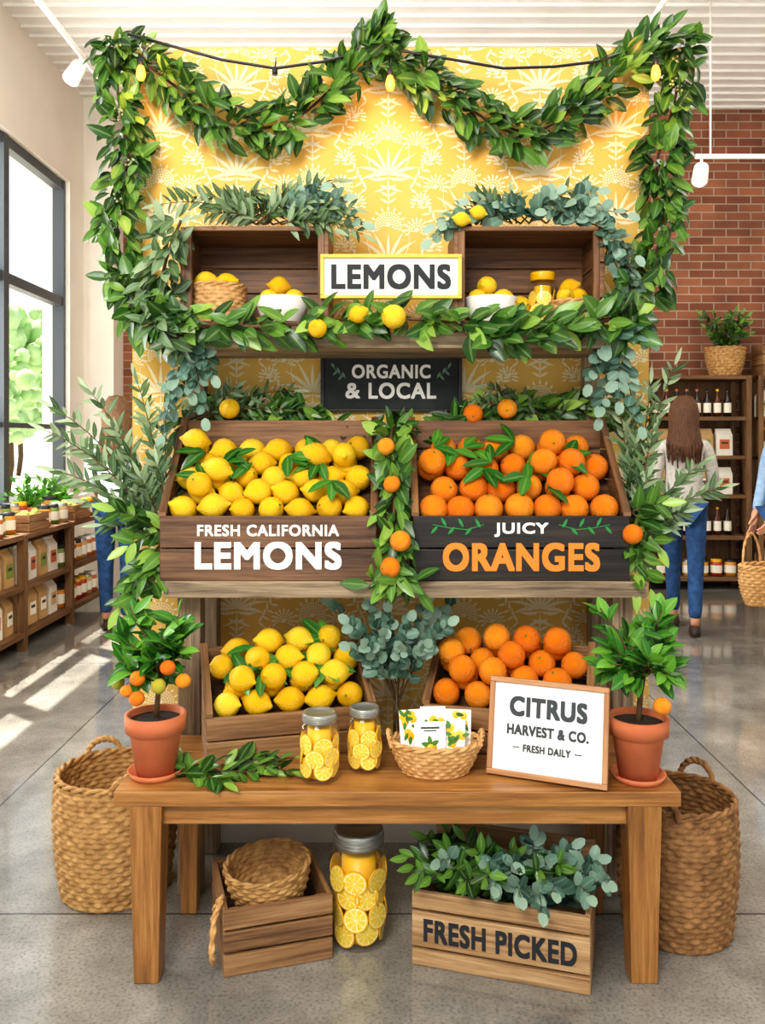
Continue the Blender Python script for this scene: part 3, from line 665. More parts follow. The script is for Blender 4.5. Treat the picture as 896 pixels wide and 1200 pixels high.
# seed packets
def packet(x, y, rz, rx, art, w=.068, h=.115):
    rt = root('seed_packet', T(x, y, BT+.03, rz, rx), 'white seed packet printed with yellow citrus and green leaves', 'seed packet', 'seed packets in the basket')
    b = MB(); b.box((0, 0, h/2), (w, .006, h)); b.box((0, 0, h-.002), (w, .0065, .004)); b.obj('envelope', ['paper'], rt, bevel=.001)
    b = MB(); 
    if art == 0:
        b.lathe([(0, .001), (.017, .0005), (.017, 0)], 20, T(0, -.0035, h*.36, 0, 90)); 
        for k in range(4): b.leaf(Vector((0, -.0042, h*.42)), Vector((math.cos(k*1.2+.5), 0, math.sin(k*1.2+.5))), Vector((0, -1, 0)), .026, .012, .6, 1, 0, 0)
        b.box((0, -.0035, h*.85), (w*.6, .001, .005), None, 2); b.box((0, -.0035, h*.78), (w*.4, .001, .003), None, 2)
    else:
        for k in range(9):
            x_, z_ = R.uniform(-w*.35, w*.35), R.uniform(h*.3, h*.9); b.ball((x_, -.0025, z_), .012, 0, 10, (1, .12, 1)); b.leaf(Vector((x_, -.0048, z_)), Vector((R.uniform(-1, 1), 0, R.uniform(-1, 1))), Vector((0, -1, 0)), .022, .01, .6, 1, 0, 0)
    b.obj('printed_art', ['rind', 'cleaf', 'gray'], rt)
packet(.085, 2.325, 12, -14, 1, .07, .125); packet(.14, 2.335, 2, -14, 1, .07, .13); packet(.205, 2.325, -8, -16, 1, .07, .125); packet(.13, 2.285, 4, -16, 0, .085, .105); packet(.195, 2.29, -10, -18, 1, .05, .11)
# ------------------------------------------------------------ jars with slices
def slice_mesh():
    b = MB(); n = 36; t = .12; lo = None
    for sgn in (-1, 1):
        rr = [.08, .82, .89, 1]; rings = [[] for _ in rr]
        c = len(b.v); b.v.append(Vector((0, 0, sgn*t/2)))
        for k, r in enumerate(rr):
            for i in range(n):
                ph = (i % 4); a_ = 2*math.pi*((i//4)*4+(0, .55, 1.7, 2.9)[ph])/n; b.v.append(Vector((r*math.cos(a_), r*math.sin(a_), sgn*t/2*(1 if k < 3 else .8)))); rings[k].append(len(b.v)-1)
        for i in range(n):
            j = (i+1) % n; o = (lambda q: q if sgn > 0 else q[::-1])
            b.face(o([c, rings[0][i], rings[0][j]]), 1)
            b.face(o([rings[0][i], rings[1][i], rings[1][j], rings[0][j]]), 1 if i % 4 == 0 else 2)
            b.face(o([rings[1][i], rings[2][i], rings[2][j], rings[1][j]]), 1); b.face(o([rings[2][i], rings[3][i], rings[3][j], rings[2][j]]), 0)
        if sgn < 0: lo = rings[3]
        else:
            for i in range(n): b.face([lo[i], lo[(i+1) % n], rings[3][(i+1) % n], rings[3][i]], 0, None, True)
    return tmpl(b, 'lemon_slice', ['rind', 'pith', 'flesh'])
SL = slice_mesh()
def jar(x, y, z, r, h, label, group, ns, sr, lid='zinc', contents=True):
    rt = root('glass_jar', T(x, y, z), label, 'jar', group)
    b = MB(); b.lathe([(0, .004), (r*.9, .004), (r, .015), (r, h*.76), (r*.93, h*.83), (r*.8, h*.87), (r*.8, h*.9)], 40); b.obj('glass_body', ['glass'], rt)
    b = MB(); b.lathe([(r*.83, h*.865), (r*.86, h*.87), (r*.86, h*.985), (r*.83, h), (r*.7, h), (r*.68, h*.99), (0, h*.99)], 40)
    for k in range(3): b.tube([(r*.865*math.cos(q*math.pi/16), r*.865*math.sin(q*math.pi/16), h*(.895+k*.03)) for q in range(32)], r*.02, 5, 0, True)
    b.obj('lid', [lid], rt)
    b = MB(); b.lathe([(0, .012), (r*.6, .012), (r*.6, h*.78), (0, h*.78)], 20)
    b.obj('lemon_filling', ['rind'], rt)
    if contents:
        lay = max(2, int(h*.76/(sr*1.62)))
        for L in range(lay):
            for k in range(ns):
                a_ = 2*math.pi*(k+.5*(L % 2))/ns+R.uniform(-.12, .12)-.3
                zz = .01+sr*1.0+(h*.76-.02-2*sr)*L/max(1, lay-1)
                m = T(x, y, z) @ Matrix.Rotation(a_, 4, 'Z') @ Matrix.Translation((r*(.82+.07*(L % 2)), 0, zz+R.uniform(-.004, .004))) @ Euler((0, math.pi/2+R.uniform(-.15, .15), 0)).to_matrix().to_4x4() @ Matrix.Rotation(R.random()*3, 4, 'Z') @ Matrix.Scale(sr*.97, 4)
                inst('lemon_slice', SL, m, 'round lemon slice pressed against the jar glass', 'lemon slice', 'lemon slices in jars')
jar(-.166, 2.25, BT+.0005, .053, .178, 'glass jar of lemon slices with zinc lid on the bench', 'jars of lemon slices', 6, .027)
jar(-.049, 2.32, BT+.0005, .047, .17, 'glass jar of lemon slices with zinc lid on the bench', 'jars of lemon slices', 6, .025)
jar(-.066, 2.375, .0005, .08, .31, 'large glass jar of lemon slices with zinc lid on the floor', 'jars of lemon slices', 7, .035)
# ------------------------------------------------------------ potted trees
def pot_tree(x, y, r, h, th, label, fruits, seed):
    rt = root('potted_citrus_tree', T(x, y, BT+.0005), label, 'potted plant', 'potted citrus trees')
    b = MB(); b.lathe([(0, 0), (r*.78, 0), (r*.9, .018), (r*.86, .018), (r*.75, .006), (0, .006)], 36); b.obj('saucer', ['terra'], rt)
    b = MB(); b.lathe([(0, .008), (r*.62, .008), (r*.84, h*.72), (r*.86, h*.73), (r*.97, h*.74), (r, h), (r*.88, h), (r*.84, h*.85)], 40); b.obj('pot', ['terra'], rt)
    b = MB(); b.lathe([(r*.86, h*.9), (r*.5, h*.93), (0, h*.94)], 30); b.obj('soil', ['soil'], rt)
    b = MB(); top = Vector((.01, 0, h*.9+th*.4)); b.tube([(0, 0, h*.85), (.006, .002, h*.9+th*.2), top], lambda t: .0085*(1-.3*t), 8)
    lf = MB()
    for k in range(15):
        a_ = k*2.4; rad = R.uniform(.35, 1); e = Vector((math.cos(a_)*.125*rad, math.sin(a_)*.1*rad, h*.9+th*R.uniform(.33, 1.0)))
        b.tube([top-Vector((0, 0, .05*R.random())), top.lerp(e, .5)+Vector((0, 0, .01)), e], lambda t: .004*(1-.6*t), 5)
        for q in range(12):
            t = R.uniform(.35, 1); pp = top.lerp(e, t); d = (e-top).normalized()*.7+Vector((R.gauss(0, .7), R.gauss(0, .7), R.gauss(.1, .5)))
            lf.leaf(pp, d, Vector((R.gauss(0, .4), -.5, .9)), R.uniform(.05, .075), R.uniform(.027, .037), R.uniform(.1, 1), 0, R.uniform(0, .35), .28)
    b.obj('trunk', ['twig'], rt); lf.obj('foliage', ['cleaf'], rt)
    for (dx, dy, dz, fr, kd) in fruits:
        o = bpy.data.objects.new('fruit', ORA[0] if kd else GRN[0]); col.objects.link(o); o.parent = rt; o.matrix_local = T(dx, dy, dz) @ Matrix.Scale(fr, 4)
pot_tree(-.606, 2.28, .081, .165, .31, 'small citrus tree with orange fruit in a terracotta pot', [(-.02, -.1, .285, .02, 1), (-.02, -.105, .235, .02, 1), (.055, -.09, .31, .02, 1), (.09, -.07, .27, .02, 1), (-.085, -.05, .26, .017, 0), (.035, -.1, .265, .018, 0), (-.05, -.09, .25, .017, 1)], 1)
pot_tree(.675, 2.255, .08, .165, .31, 'small citrus tree with one orange in a terracotta pot', [(.028, -.11, .225, .023, 1)], 2)
# ------------------------------------------------------------ vase
rt = root('eucalyptus_vase', T(.045, 2.545, BT+.0005), 'glass vase of silvery round-leaf eucalyptus between the crates', 'vase')
b = MB(); b.lathe([(0, .004), (.045, .004), (.05, .03), (.052, .1), (.04, .135), (.038, .16), (.042, .17)], 32); b.obj('glass_vase', ['glass'], rt)
b = MB(); b.clamp = .36; base = Vector((0, 0, .1))
for (px, py, Y) in [(388, 708, 2.6), (408, 730, 2.5), (432, 705, 2.55), (455, 718, 2.5), (480, 728, 2.5), (500, 708, 2.55), (530, 704, 2.6), (410, 760, 2.45), (498, 758, 2.45), (450, 745, 2.45), (470, 762, 2.43), (430, 756, 2.43), (525, 732, 2.5)]:
    e = P(px, py, Y)-Vector((.045, 2.545, BT)); b.branch(base, e, .12, 7, .048, .042, RND, 0, 1, .0025, 1, .35, .75)
for k in range(5): b.tube([(R.uniform(-.02, .02), R.uniform(-.02, .02), .01), (R.uniform(-.02, .02), R.uniform(-.02, .02), .17)], .0025, 5, 1)
b.obj('eucalyptus_stems', ['euc', 'twig'], rt)
# ------------------------------------------------------------ garlands
GC = BY-.003
def garl(name, label, pts, mats=('leaf', 'twig', 'berry'), clamp=GC, **k):
    b = MB(); b.clamp = clamp; b.swag([P(*p) for p in pts], **k); return tag(b.obj(name, list(mats)), label, 'garland', 'leafy garlands')
Yt = 2.87
g1 = dict(thick=.12, dens=330, L=.076, W=.036, berries=.12)
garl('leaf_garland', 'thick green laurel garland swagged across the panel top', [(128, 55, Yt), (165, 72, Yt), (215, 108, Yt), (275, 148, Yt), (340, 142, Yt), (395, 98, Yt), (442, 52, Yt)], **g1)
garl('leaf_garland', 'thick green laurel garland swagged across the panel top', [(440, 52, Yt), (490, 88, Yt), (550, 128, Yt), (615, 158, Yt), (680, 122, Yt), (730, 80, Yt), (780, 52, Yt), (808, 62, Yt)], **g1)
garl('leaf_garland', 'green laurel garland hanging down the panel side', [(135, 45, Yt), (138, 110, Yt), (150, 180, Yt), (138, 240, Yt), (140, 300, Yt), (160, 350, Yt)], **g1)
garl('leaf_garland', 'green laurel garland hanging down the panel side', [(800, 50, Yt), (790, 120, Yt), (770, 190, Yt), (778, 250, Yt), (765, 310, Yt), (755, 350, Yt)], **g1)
b = MB(); b.clamp = GC; b.swag([P(432, 62, 2.85), P(445, 46, 2.85), P(455, 40, 2.85)], thick=.09, dens=600, L=.07, W=.034); tag(b.obj('leaf_garland', ['leaf', 'twig']), 'tuft of laurel leaves at the garland peak', 'garland', 'leafy garlands')
g2 = dict(thick=.045, dens=145, L=.086, W=.042, smin=.15, grav=-.05)
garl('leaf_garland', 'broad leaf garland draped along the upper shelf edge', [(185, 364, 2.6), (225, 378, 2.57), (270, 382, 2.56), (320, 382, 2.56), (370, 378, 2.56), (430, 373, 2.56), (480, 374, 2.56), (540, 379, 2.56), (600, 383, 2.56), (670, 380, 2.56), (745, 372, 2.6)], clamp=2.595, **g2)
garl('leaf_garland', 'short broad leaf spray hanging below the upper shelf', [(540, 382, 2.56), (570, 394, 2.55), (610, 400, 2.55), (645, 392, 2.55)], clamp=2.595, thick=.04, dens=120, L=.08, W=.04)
def spray(name, label, items, mats, clamp=GC, **k):
    b = MB(); b.clamp = clamp
    for p0, p1 in items: b.branch(P(*p0), P(*p1), **k)
    return tag(b.obj(name, list(mats)), label, 'greenery', 'loose greenery sprays')
EU = dict(bend=.12, pairs=7, L=.052, W=.044, shape=RND, smin=0, smax=1, r=.003, spread=.9)
spray('olive_spray', 'olive branches laid over the crate top', [((300, 263, 2.72), (185, 240, 2.7)), ((260, 263, 2.74), (300, 226, 2.7)), ((300, 263, 2.7), (395, 213, 2.7)), ((320, 263, 2.7), (425, 275, 2.66)), ((300, 263, 2.7), (365, 236, 2.68)), ((340, 263, 2.7), (412, 245, 2.68)), ((320, 263, 2.75), (225, 230, 2.75)), ((330, 263, 2.75), (270, 234, 2.75)), ((310, 263, 2.68), (240, 252, 2.66)), ((330, 263, 2.68), (390, 268, 2.64)), ((310, 263, 2.75), (340, 222, 2.75))], ('olive', 'twig'), bend=.1, pairs=14, L=.072, W=.021, smin=0, smax=.9, shape=SLM)
spray('eucalyptus_spray', 'eucalyptus stems laid over the crate top', [((340, 262, 2.7), (375, 222, 2.68)), ((350, 262, 2.7), (425, 262, 2.66)), ((345, 262, 2.7), (350, 232, 2.68)), ((350, 262, 2.7), (402, 232, 2.68))], ('euc', 'twig'), **EU)
spray('eucalyptus_spray', 'silvery eucalyptus stems over and beside the crate', [((600, 262, 2.7), (510, 265, 2.66)), ((620, 262, 2.7), (550, 236, 2.68)), ((620, 262, 2.7), (650, 226, 2.68)), ((640, 262, 2.7), (700, 225, 2.68)), ((660, 262, 2.72), (735, 252, 2.68)), ((690, 262, 2.7), (745, 300, 2.66)), ((720, 290, 2.7), (748, 350, 2.64)), ((735, 310, 2.68), (742, 365, 2.64)), ((680, 262, 2.7), (640, 248, 2.66)), ((560, 262, 2.7), (505, 282, 2.66)), ((700, 262, 2.68), (728, 330, 2.64)), ((670, 262, 2.7), (690, 240, 2.66)), ((640, 262, 2.7), (590, 240, 2.68)), ((700, 262, 2.66), (720, 290, 2.64))], ('euc', 'twig'), **EU)
spray('olive_spray', 'slender olive branches over the crate', [((600, 262, 2.74), (560, 230, 2.74)), ((605, 262, 2.74), (600, 230, 2.74)), ((610, 262, 2.74), (685, 220, 2.74)), ((610, 262, 2.74), (530, 248, 2.7))], ('olive', 'twig'), bend=.1, pairs=13, L=.068, W=.02, shape=SLM)
garl('leaf_garland', 'dark leafy spray beside the upper crate', [(212, 258, 2.66), (196, 300, 2.66), (186, 350, 2.64), (195, 385, 2.6), (222, 394, 2.58)], ('olive', 'twig'), thick=.12, dens=380, L=.07, W=.028)
garl('leaf_garland', 'broad leaf spray beside the upper crate', [(150, 320, 2.8), (165, 360, 2.7), (205, 384, 2.6)], thick=.11, dens=230, L=.088, W=.042)
garl('leaf_garland', 'broad leaf spray at the end of the upper shelf', [(745, 330, 2.66), (732, 370, 2.6), (740, 395, 2.6)], thick=.09, dens=260, L=.075, W=.04)
spray('eucalyptus_spray', 'eucalyptus hanging from the end of the upper shelf', [((222, 398, 2.6), (250, 440, 2.62)), ((215, 400, 2.62), (205, 480, 2.64)), ((219, 400, 2.62), (240, 490, 2.66)), ((210, 430, 2.62), (190, 510, 2.6)), ((218, 410, 2.62), (225, 460, 2.64))], ('euc', 'twig'), **EU)
spray('eucalyptus_spray', 'eucalyptus hanging from the end of the upper shelf', [((712, 400, 2.6), (690, 450, 2.62)), ((730, 400, 2.62), (725, 470, 2.62)), ((720, 390, 2.58), (760, 400, 2.58)), ((725, 420, 2.64), (702, 490, 2.68)), ((728, 420, 2.64), (750, 500, 2.64))], ('euc', 'twig'), **EU)
garl('leaf_garland', 'mixed leaf garland behind the lemon crate', [(205, 505, 2.86), (240, 484, 2.87), (290, 484, 2.87), (340, 482, 2.87), (368, 494, 2.86), (410, 508, 2.84), (455, 508, 2.84)], thick=.04, dens=220, L=.078, W=.032)
garl('leaf_garland', 'mixed leaf garland behind the orange crate', [(462, 508, 2.84), (515, 506, 2.84), (550, 484, 2.86), (585, 476, 2.87), (630, 480, 2.87), (690, 478, 2.87), (730, 495, 2.86)], thick=.04, dens=220, L=.078, W=.032)
spray('olive_spray', 'olive tips rising behind the lemon crate', [((230, 492, 2.84), (345, 458, 2.82)), ((250, 492, 2.84), (200, 455, 2.82)), ((235, 492, 2.84), (360, 485, 2.82)), ((240, 492, 2.84), (275, 455, 2.82))], ('olive', 'twig'), bend=.08, pairs=11, L=.066, W=.018, shape=SLM)
spray('olive_spray', 'olive tips rising behind the orange crate', [((640, 492, 2.84), (570, 455, 2.82)), ((650, 492, 2.84), (710, 458, 2.82)), ((640, 492, 2.84), (556, 474, 2.82))], ('olive', 'twig'), bend=.08, pairs=11, L=.066, W=.018, shape=SLM)
garl('leaf_garland', 'leafy garland trailing down between the two crates', [(462, 500, 2.8), (458, 515, 2.6), (462, 560, 2.55), (462, 610, 2.5), (468, 650, 2.475), (460, 685, 2.47)], clamp=2.8, thick=.06, dens=240, L=.074, W=.032, smin=.1)
garl('leaf_garland', 'bright leaf tips spreading over the shelf edge', [(432, 690, 2.46), (455, 668, 2.45), (470, 675, 2.45), (492, 686, 2.46)], clamp=2.485, thick=.03, dens=110, L=.085, W=.032, smin=.6)
OLW = dict(bend=.1, pairs=14, L=.078, W=.019, smin=.1, smax=1, r=.0035, spread=.7, t0=.2, shape=SLM)
spray('olive_spray', 'long silvery olive branches fanning out beside the lemon crate', [((200, 640, 2.62), (x, yy, Y)) for x, yy, Y in [(55, 505, 2.5), (62, 478, 2.6), (66, 552, 2.5), (105, 458, 2.6), (95, 525, 2.55), (160, 445, 2.65), (100, 588, 2.5), (140, 540, 2.58), (175, 490, 2.62), (150, 590, 2.55), (120, 615, 2.52), (195, 470, 2.66), (185, 545, 2.6), (130, 500, 2.6), (165, 560, 2.56)]], ('olive', 'twig'), **OLW)
spray('olive_spray', 'long silvery olive branches fanning out beside the orange crate', [((735, 640, 2.66), (x, yy, Y)) for x, yy, Y in [(842, 572, 2.6), (790, 428, 2.66), (820, 545, 2.64), (762, 450, 2.68), (765, 510, 2.64), (800, 600, 2.6), (740, 470, 2.7), (758, 560, 2.62), (785, 615, 2.6), (720, 460, 2.74), (745, 520, 2.66), (752, 585, 2.6)]], ('olive', 'twig'), **OLW)
CT = dict(bend=.05, pairs=6, L=.088, W=.038, smin=.1, smax=1, r=.003, spread=.8, t0=.15)
spray('leaf_spray', 'broad green leaf sprigs drooping beside the lemon crate', [((200, 620, 2.56), (150, 640, 2.5)), ((195, 630, 2.56), (152, 690, 2.5)), ((195, 640, 2.54), (175, 700, 2.5)), ((190, 640, 2.54), (140, 712, 2.48)), ((185, 620, 2.56), (135, 598, 2.5)), ((180, 650, 2.52), (150, 720, 2.48))], ('leaf', 'twig'), **CT)
spray('leaf_spray', 'broad green leaf sprigs drooping beside the orange crate', [((740, 600, 2.56), (770, 640, 2.52)), ((742, 620, 2.56), (762, 690, 2.52)), ((740, 600, 2.56), (775, 590, 2.52)), ((745, 630, 2.56), (745, 690, 2.5))], ('leaf', 'twig'), **CT)
b = MB(); b.clamp = None
def bp_(q): yv = .896/((q[1]-515)/1000); return Vector(((q[0]-448)/1000*yv, yv, BT+.016))
for p0, p1 in [((205, 915), (345, 895)), ((215, 913), (300, 912)), ((225, 912), (200, 898)), ((290, 903), (342, 912)), ((230, 912), (262, 925)), ((260, 907), (325, 888))]:
    b.branch(bp_(p0), bp_(p1), .02, 8, .07, .03, LAN, .1, .9, .003, 1, .05, .55, 0, (0, -.3, 1))
for i, v in enumerate(b.v):
    if v.z < BT+.001: v.z = BT+.001+R.random()*.002
tag(b.obj('leafy_branch', ['leaf', 'twig']), 'cut green leafy branch lying on the bench', 'branch')
# greenery in crate
b = MB()
def crst(e, z): return FB_ @ Vector((max(-.2, min(.2, (FB_.inverted() @ e).x*.6)), .15, z))
for (px, py, Y) in [(580, 1040, 2.15), (610, 1052, 2.12), (650, 1046, 2.12), (690, 1050, 2.12), (712, 1035, 2.15), (700, 1008, 2.2), (670, 993, 2.25), (640, 1010, 2.2), (600, 1015, 2.2), (570, 1010, 2.2), (635, 1070, 2.09), (625, 985, 2.3), (515, 1010, 2.2), (690, 1025, 2.2)]:
    e = P(px, py, Y); b.branch(crst(e, .14), e, .15, 8, .052, .038, RND, 0, 1, .0025, 1, .05, .9)
tag(b.obj('cut_greenery', ['euc', 'twig']), 'cut eucalyptus stems spilling out of the crate', 'greenery')
b = MB()
for (px, py, Y) in [(478, 1005, 2.25), (500, 982, 2.35), (525, 975, 2.4), (490, 1025, 2.2), (485, 1015, 2.25), (545, 985, 2.35), (530, 1020, 2.2), (570, 1030, 2.15), (545, 1035, 2.17), (505, 1028, 2.2), (600, 1000, 2.25), (630, 1022, 2.17), (655, 1012, 2.2), (560, 1000, 2.25), (520, 1000, 2.25)]:
    e = P(px, py, Y); b.branch(crst(e, .12), e, .15, 8, .07, .03, LAN, 0, .8, .0025, 1, .05, .9)
tag(b.obj('cut_greenery', ['leaf', 'twig']), 'dark green leafy stems piled in the crate', 'greenery')
# ------------------------------------------------------------ loose citrus
for px, py, Y, r in [(372, 385, 2.5, .028), (420, 368, 2.51, .027), (461, 371, 2.49, .036)]: fruit('lemon', P(px, py, Y), r*1.05, 'yellow lemon tucked in the shelf garland', 'lemons in the garlands', rrot(True))
for px, py, Y, r in [(541, 257, 2.64, .024), (560, 249, 2.66, .024)]: fruit('lemon', P(px, py, Y), r, 'small yellow lemon on the crate greenery', 'lemons in the garlands')
fruit('lemon', P(269, 479, 2.8), .036, 'yellow lemon in the garland above the crate', 'lemons in the garlands')
for px, py in [(554, 485), (594, 479)]: fruit('orange', P(px, py, 2.8), .033, 'small orange in the garland above the crate', 'oranges in the garlands')
for px, py, Y, r in [(452, 523, 2.53, .026), (459, 567, 2.5, .026), (469, 634, 2.42, .03), (457, 665, 2.42, .03), (741, 626, 2.5, .03)]: fruit('orange', P(px, py, Y), r, 'small orange hanging in the trailing garland', 'oranges in the garlands')
# upper crate contents
zc = 1.7165+.0145
basket('wicker_basket', T(-.53, 2.76, zc), .07, .088, .15, 12, 28, 'wickl', 'small pale wicker basket of lemons in the crate', (), .004, 1, .003)
for x, yy, zz in [(-.565, 2.74, .165), (-.50, 2.74, .16), (-.53, 2.80, .16)]: fruit('lemon', V(x, yy, zc+zz), .036, 'yellow lemon in the small wicker basket', 'fruit in the small baskets')
def bowl(x, y, r, label):
    rt = root('bowl', T(x, y, zc), label, 'bowl', 'white bowls of lemons')
    b = MB(); b.lathe([(0, 0), (r*.5, 0), (r*.55, .012), (r*.85, .06), (r, .11), (r*.97, .11), (r*.82, .062), (r*.5, .018), (0, .016)], 36); b.obj('bowl_body', ['ceram'], rt)
bowl(-.32, 2.735, .088, 'white ceramic bowl of lemons in the crate'); bowl(.345, 2.735, .088, 'white ceramic bowl of lemons in the crate'); 
for cx in (-.32, .345):
    for dx, dy, dz in [(-.042, -.02, .105), (.04, -.025, .105), (0, .04, .105), (-.01, -.0, .15)]: fruit('lemon', V(cx+dx, 2.735+dy, zc+dz), .034, 'yellow lemon in the white bowl', 'lemons in white bowls')
fruit('lemon', V(-.405, 2.85, zc+.036), .034, 'yellow lemon resting in the crate', 'lemons in white bowls')
for x_, y_, z_ in ((.455, 2.75, .04), (.445, 2.85, .04), (.45, 2.8, .095), (.25+.03, 2.86, .036)): fruit('lemon', V(x_, y_, zc+z_), .038, 'yellow lemon resting in the crate', 'lemons in white bowls')
jar(.525, 2.80, zc, .047, .205, 'glass jar of yellow preserve with yellow lid', 'jars of lemon slices', 5, .026, 'brass')
basket('wicker_basket', T(.605, 2.735, zc), .055, .068, .095, 8, 24, 'wickl', 'small pale wicker basket of lemons in the crate', (), .003, 1, .003)
for x, yy, zz in [(.585, 2.73, .115), (.63, 2.74, .115), (.605, 2.76, .15)]: fruit('lemon', V(x, yy, zc+zz), .031, 'yellow lemon in the small wicker basket', 'fruit in the small baskets')
# ------------------------------------------------------------ string lights
rt = root('string_light', T(0, 2.82, 2.6), 'black cable string light with glowing warm bulbs', 'string light')
off = Vector((0, 2.82, 2.6))
wp_ = [(150, 40), (205, 55), (260, 70), (322, 80), (380, 72), (445, 55), (520, 68), (590, 80), (650, 78), (700, 72), (800, 40)]
b = MB(); b.tube([P(x, yy, 2.82)-off for x, yy in wp_], .005, 6); b.obj('cable', ['black'], rt)
for i, (x, yy, lit) in enumerate([(165, 86, 1), (457, 98, 1), (768, 86, 1), (322, 96, 0)]):
    p = P(x, yy, 2.77 if lit else 2.82)-off; k = .72
    b = MB(); b.tube([p+Vector((0, 0, .032*k)), p+Vector((0, 0, .065*k))], .013*k, 10); b.tube([p+Vector((0, 0, .06*k)), p+Vector((0, .04, .1))], .003, 6); b.obj('socket', ['black'], rt)
    b = MB(); b.lathe([(0, -.035*k), (.014*k, -.03*k), (.022*k, -.01*k), (.02*k, .012*k), (.012*k, .036*k), (0, .04*k)], 16, Matrix.Translation(p)); b.obj('bulb', ['bulb' if lit else 'glass'], rt)
    if lit:
        l = bpy.data.lights.new('bulb_light', 'POINT'); l.energy = 1.7; l.color = (1, .45, .12); l.shadow_soft_size = .03; o = bpy.data.objects.new('bulb_light', l); col.objects.link(o); o.location = P(x, yy, 2.7)
# ------------------------------------------------------------ left wall shelving
def shelving(name, Mx, W, D, h, zs, label, wm, mids=()):
    rt = root(name, Mx, label, 'shelf', 'shop shelving'); t = .035
    for z in zs: part('shelf_board', [(-W/2, W/2, 0, D, z-t, z)], [wm], rt)
    for x in (-W/2, W/2-.05)+tuple(mids): part('post', [(x, x+.05, -.006, .05, 0, h), (x, x+.05, D-.05, D, 0, h)], [wm], rt)
    part('back_panel', [(-W/2, W/2, D, D+.01, .1, h)], [wm], rt)
shelving('shelving_unit', T(-2.35, 5.6, 0, 90), 3.4, .4, .76, (.12, .43, .765), 'low wooden shop shelving stocked with packaged goods', 'shelfw', (-.85, 0, .85))
def bagmesh(bm, lm, w=.15, d=.09, h=.25):
    b = MB(); a, c = w/2, d/2
    b.hexa([(-a, -c, 0), (a, -c, 0), (-a, c, 0), (a, c, 0), (-a, -c*.9, h*.75), (a, -c*.9, h*.75), (-a, c*.9, h*.75), (a, c*.9, h*.75)])
    b.hexa([(-a, -c*.9, h*.75), (a, -c*.9, h*.75), (-a, c*.9, h*.75), (a, c*.9, h*.75), (-a*.95, -.008, h*.93), (a*.95, -.008, h*.93), (-a*.95, .008, h*.93), (a*.95, .008, h*.93)])
    b.box((0, 0, h*.96), (w*.95, .018, h*.08)); b.box((0, -c-.0005, h*.42), (w*.6, .004, h*.35), None, 1); b.box((0, -c-.002, h*.47), (w*.4, .003, h*.08), None, 2)
    return tmpl(b, 'bag', [bm, lm, 'labd'])
def jarmesh(bm, lidm, r=.045, h=.13):
    b = MB(); b.lathe([(0, 0), (r, .002), (r, h*.8), (r*.85, h*.86)], 18); b.lathe([(r*.9, h*.84), (r*.9, h), (0, h)], 18, None, 1); b.lathe([(r*1.01, h*.2), (r*1.01, h*.65)], 18, None, 2); return tmpl(b, 'jar', [bm, lidm, 'lab'])
def botmesh(bm, lidm, r=.035, h=.26):
    b = MB(); b.lathe([(0, 0), (r, .002), (r, h*.6), (r*.4, h*.75), (r*.36, h*.93)], 16); b.lathe([(r*.42, h*.92), (r*.42, h), (0, h)], 12, None, 1); b.lathe([(r*1.02, h*.15), (r*1.02, h*.5)], 16, None, 2); return tmpl(b, 'bottle', [bm, lidm, 'lab'])
BG = [bagmesh('bagw', 'tanp'), bagmesh('bagw', 'rustp'), bagmesh('kraft', 'lab'), bagmesh('kraft', 'greenp')]
JG = [jarmesh('honey', 'black'), jarmesh('red', 'brass'), jarmesh('rustp', 'white'), jarmesh('greenp', 'black'), jarmesh('tanp', 'zinc')]
BO = [botmesh('dbottle', 'black'), botmesh('amber', 'brass'), botmesh('dbottle', 'rustp')]
for z, g in ((.4305, 'goods on the middle shelf'), (.1205, 'goods on the bottom shelf')):
    yy = 4.05
    while yy < 7.2:
        far = yy > 6.3
        if far: me = R.choice(JG); nm = 'jar'; st = .12; s = 1.25; L_ = 'preserve jar with paper label on the low shelf'; gg = 'jars on the low shelving'
        else: me = R.choice(BG); nm = 'paper_bag'; st = .185; s = 1; L_ = 'paper bag of dry goods on the low shelf'; gg = 'paper bags on the low shelving'
        inst(nm, me, T(-2.46, yy, z, 90+R.uniform(-6, 6)) @ Matrix.Scale(s, 4), L_, 'bag' if nm == 'paper_bag' else 'jar', gg)
        yy += st
yy = 4.1
while yy < 7.2:
    if abs(yy-5.9) > .24 and abs(yy-6.75) > .24: inst('jar', R.choice(JG), T(-2.46+R.uniform(-.03, .03), yy, .7655, R.uniform(0, 90)) @ Matrix.Scale(1.1, 4), 'preserve jar with paper label on top of the low shelf', 'jar', 'jars on the low shelving')
    if R.random() < .6 and min(abs(yy+.05-q) for q in (5.4, 6.4, 7.0)) > .14: inst('jar', R.choice(JG), T(-2.66, yy+.05, .7655, R.uniform(0, 90)) @ Matrix.Scale(1.3, 4), 'preserve jar with paper label on top of the low shelf', 'jar', 'jars on the low shelving')
    yy += .14
for yy in (5.9, 6.75):
    rt = slat_crate('slatted_crate', T(-2.37, yy, .7655, 90), .34, .2, .12, 2, 'small slatted crate of green produce on the shelving', 'crateb')
    for k in range(7): inst('lime', GRN[0], T(-2.43-R.uniform(0, .08), yy-.12+k*.04, .7655+.07+R.uniform(0, .05)) @ Matrix.Scale(.032, 4), 'green lime in the small crate', 'lime', 'limes in the small crates')
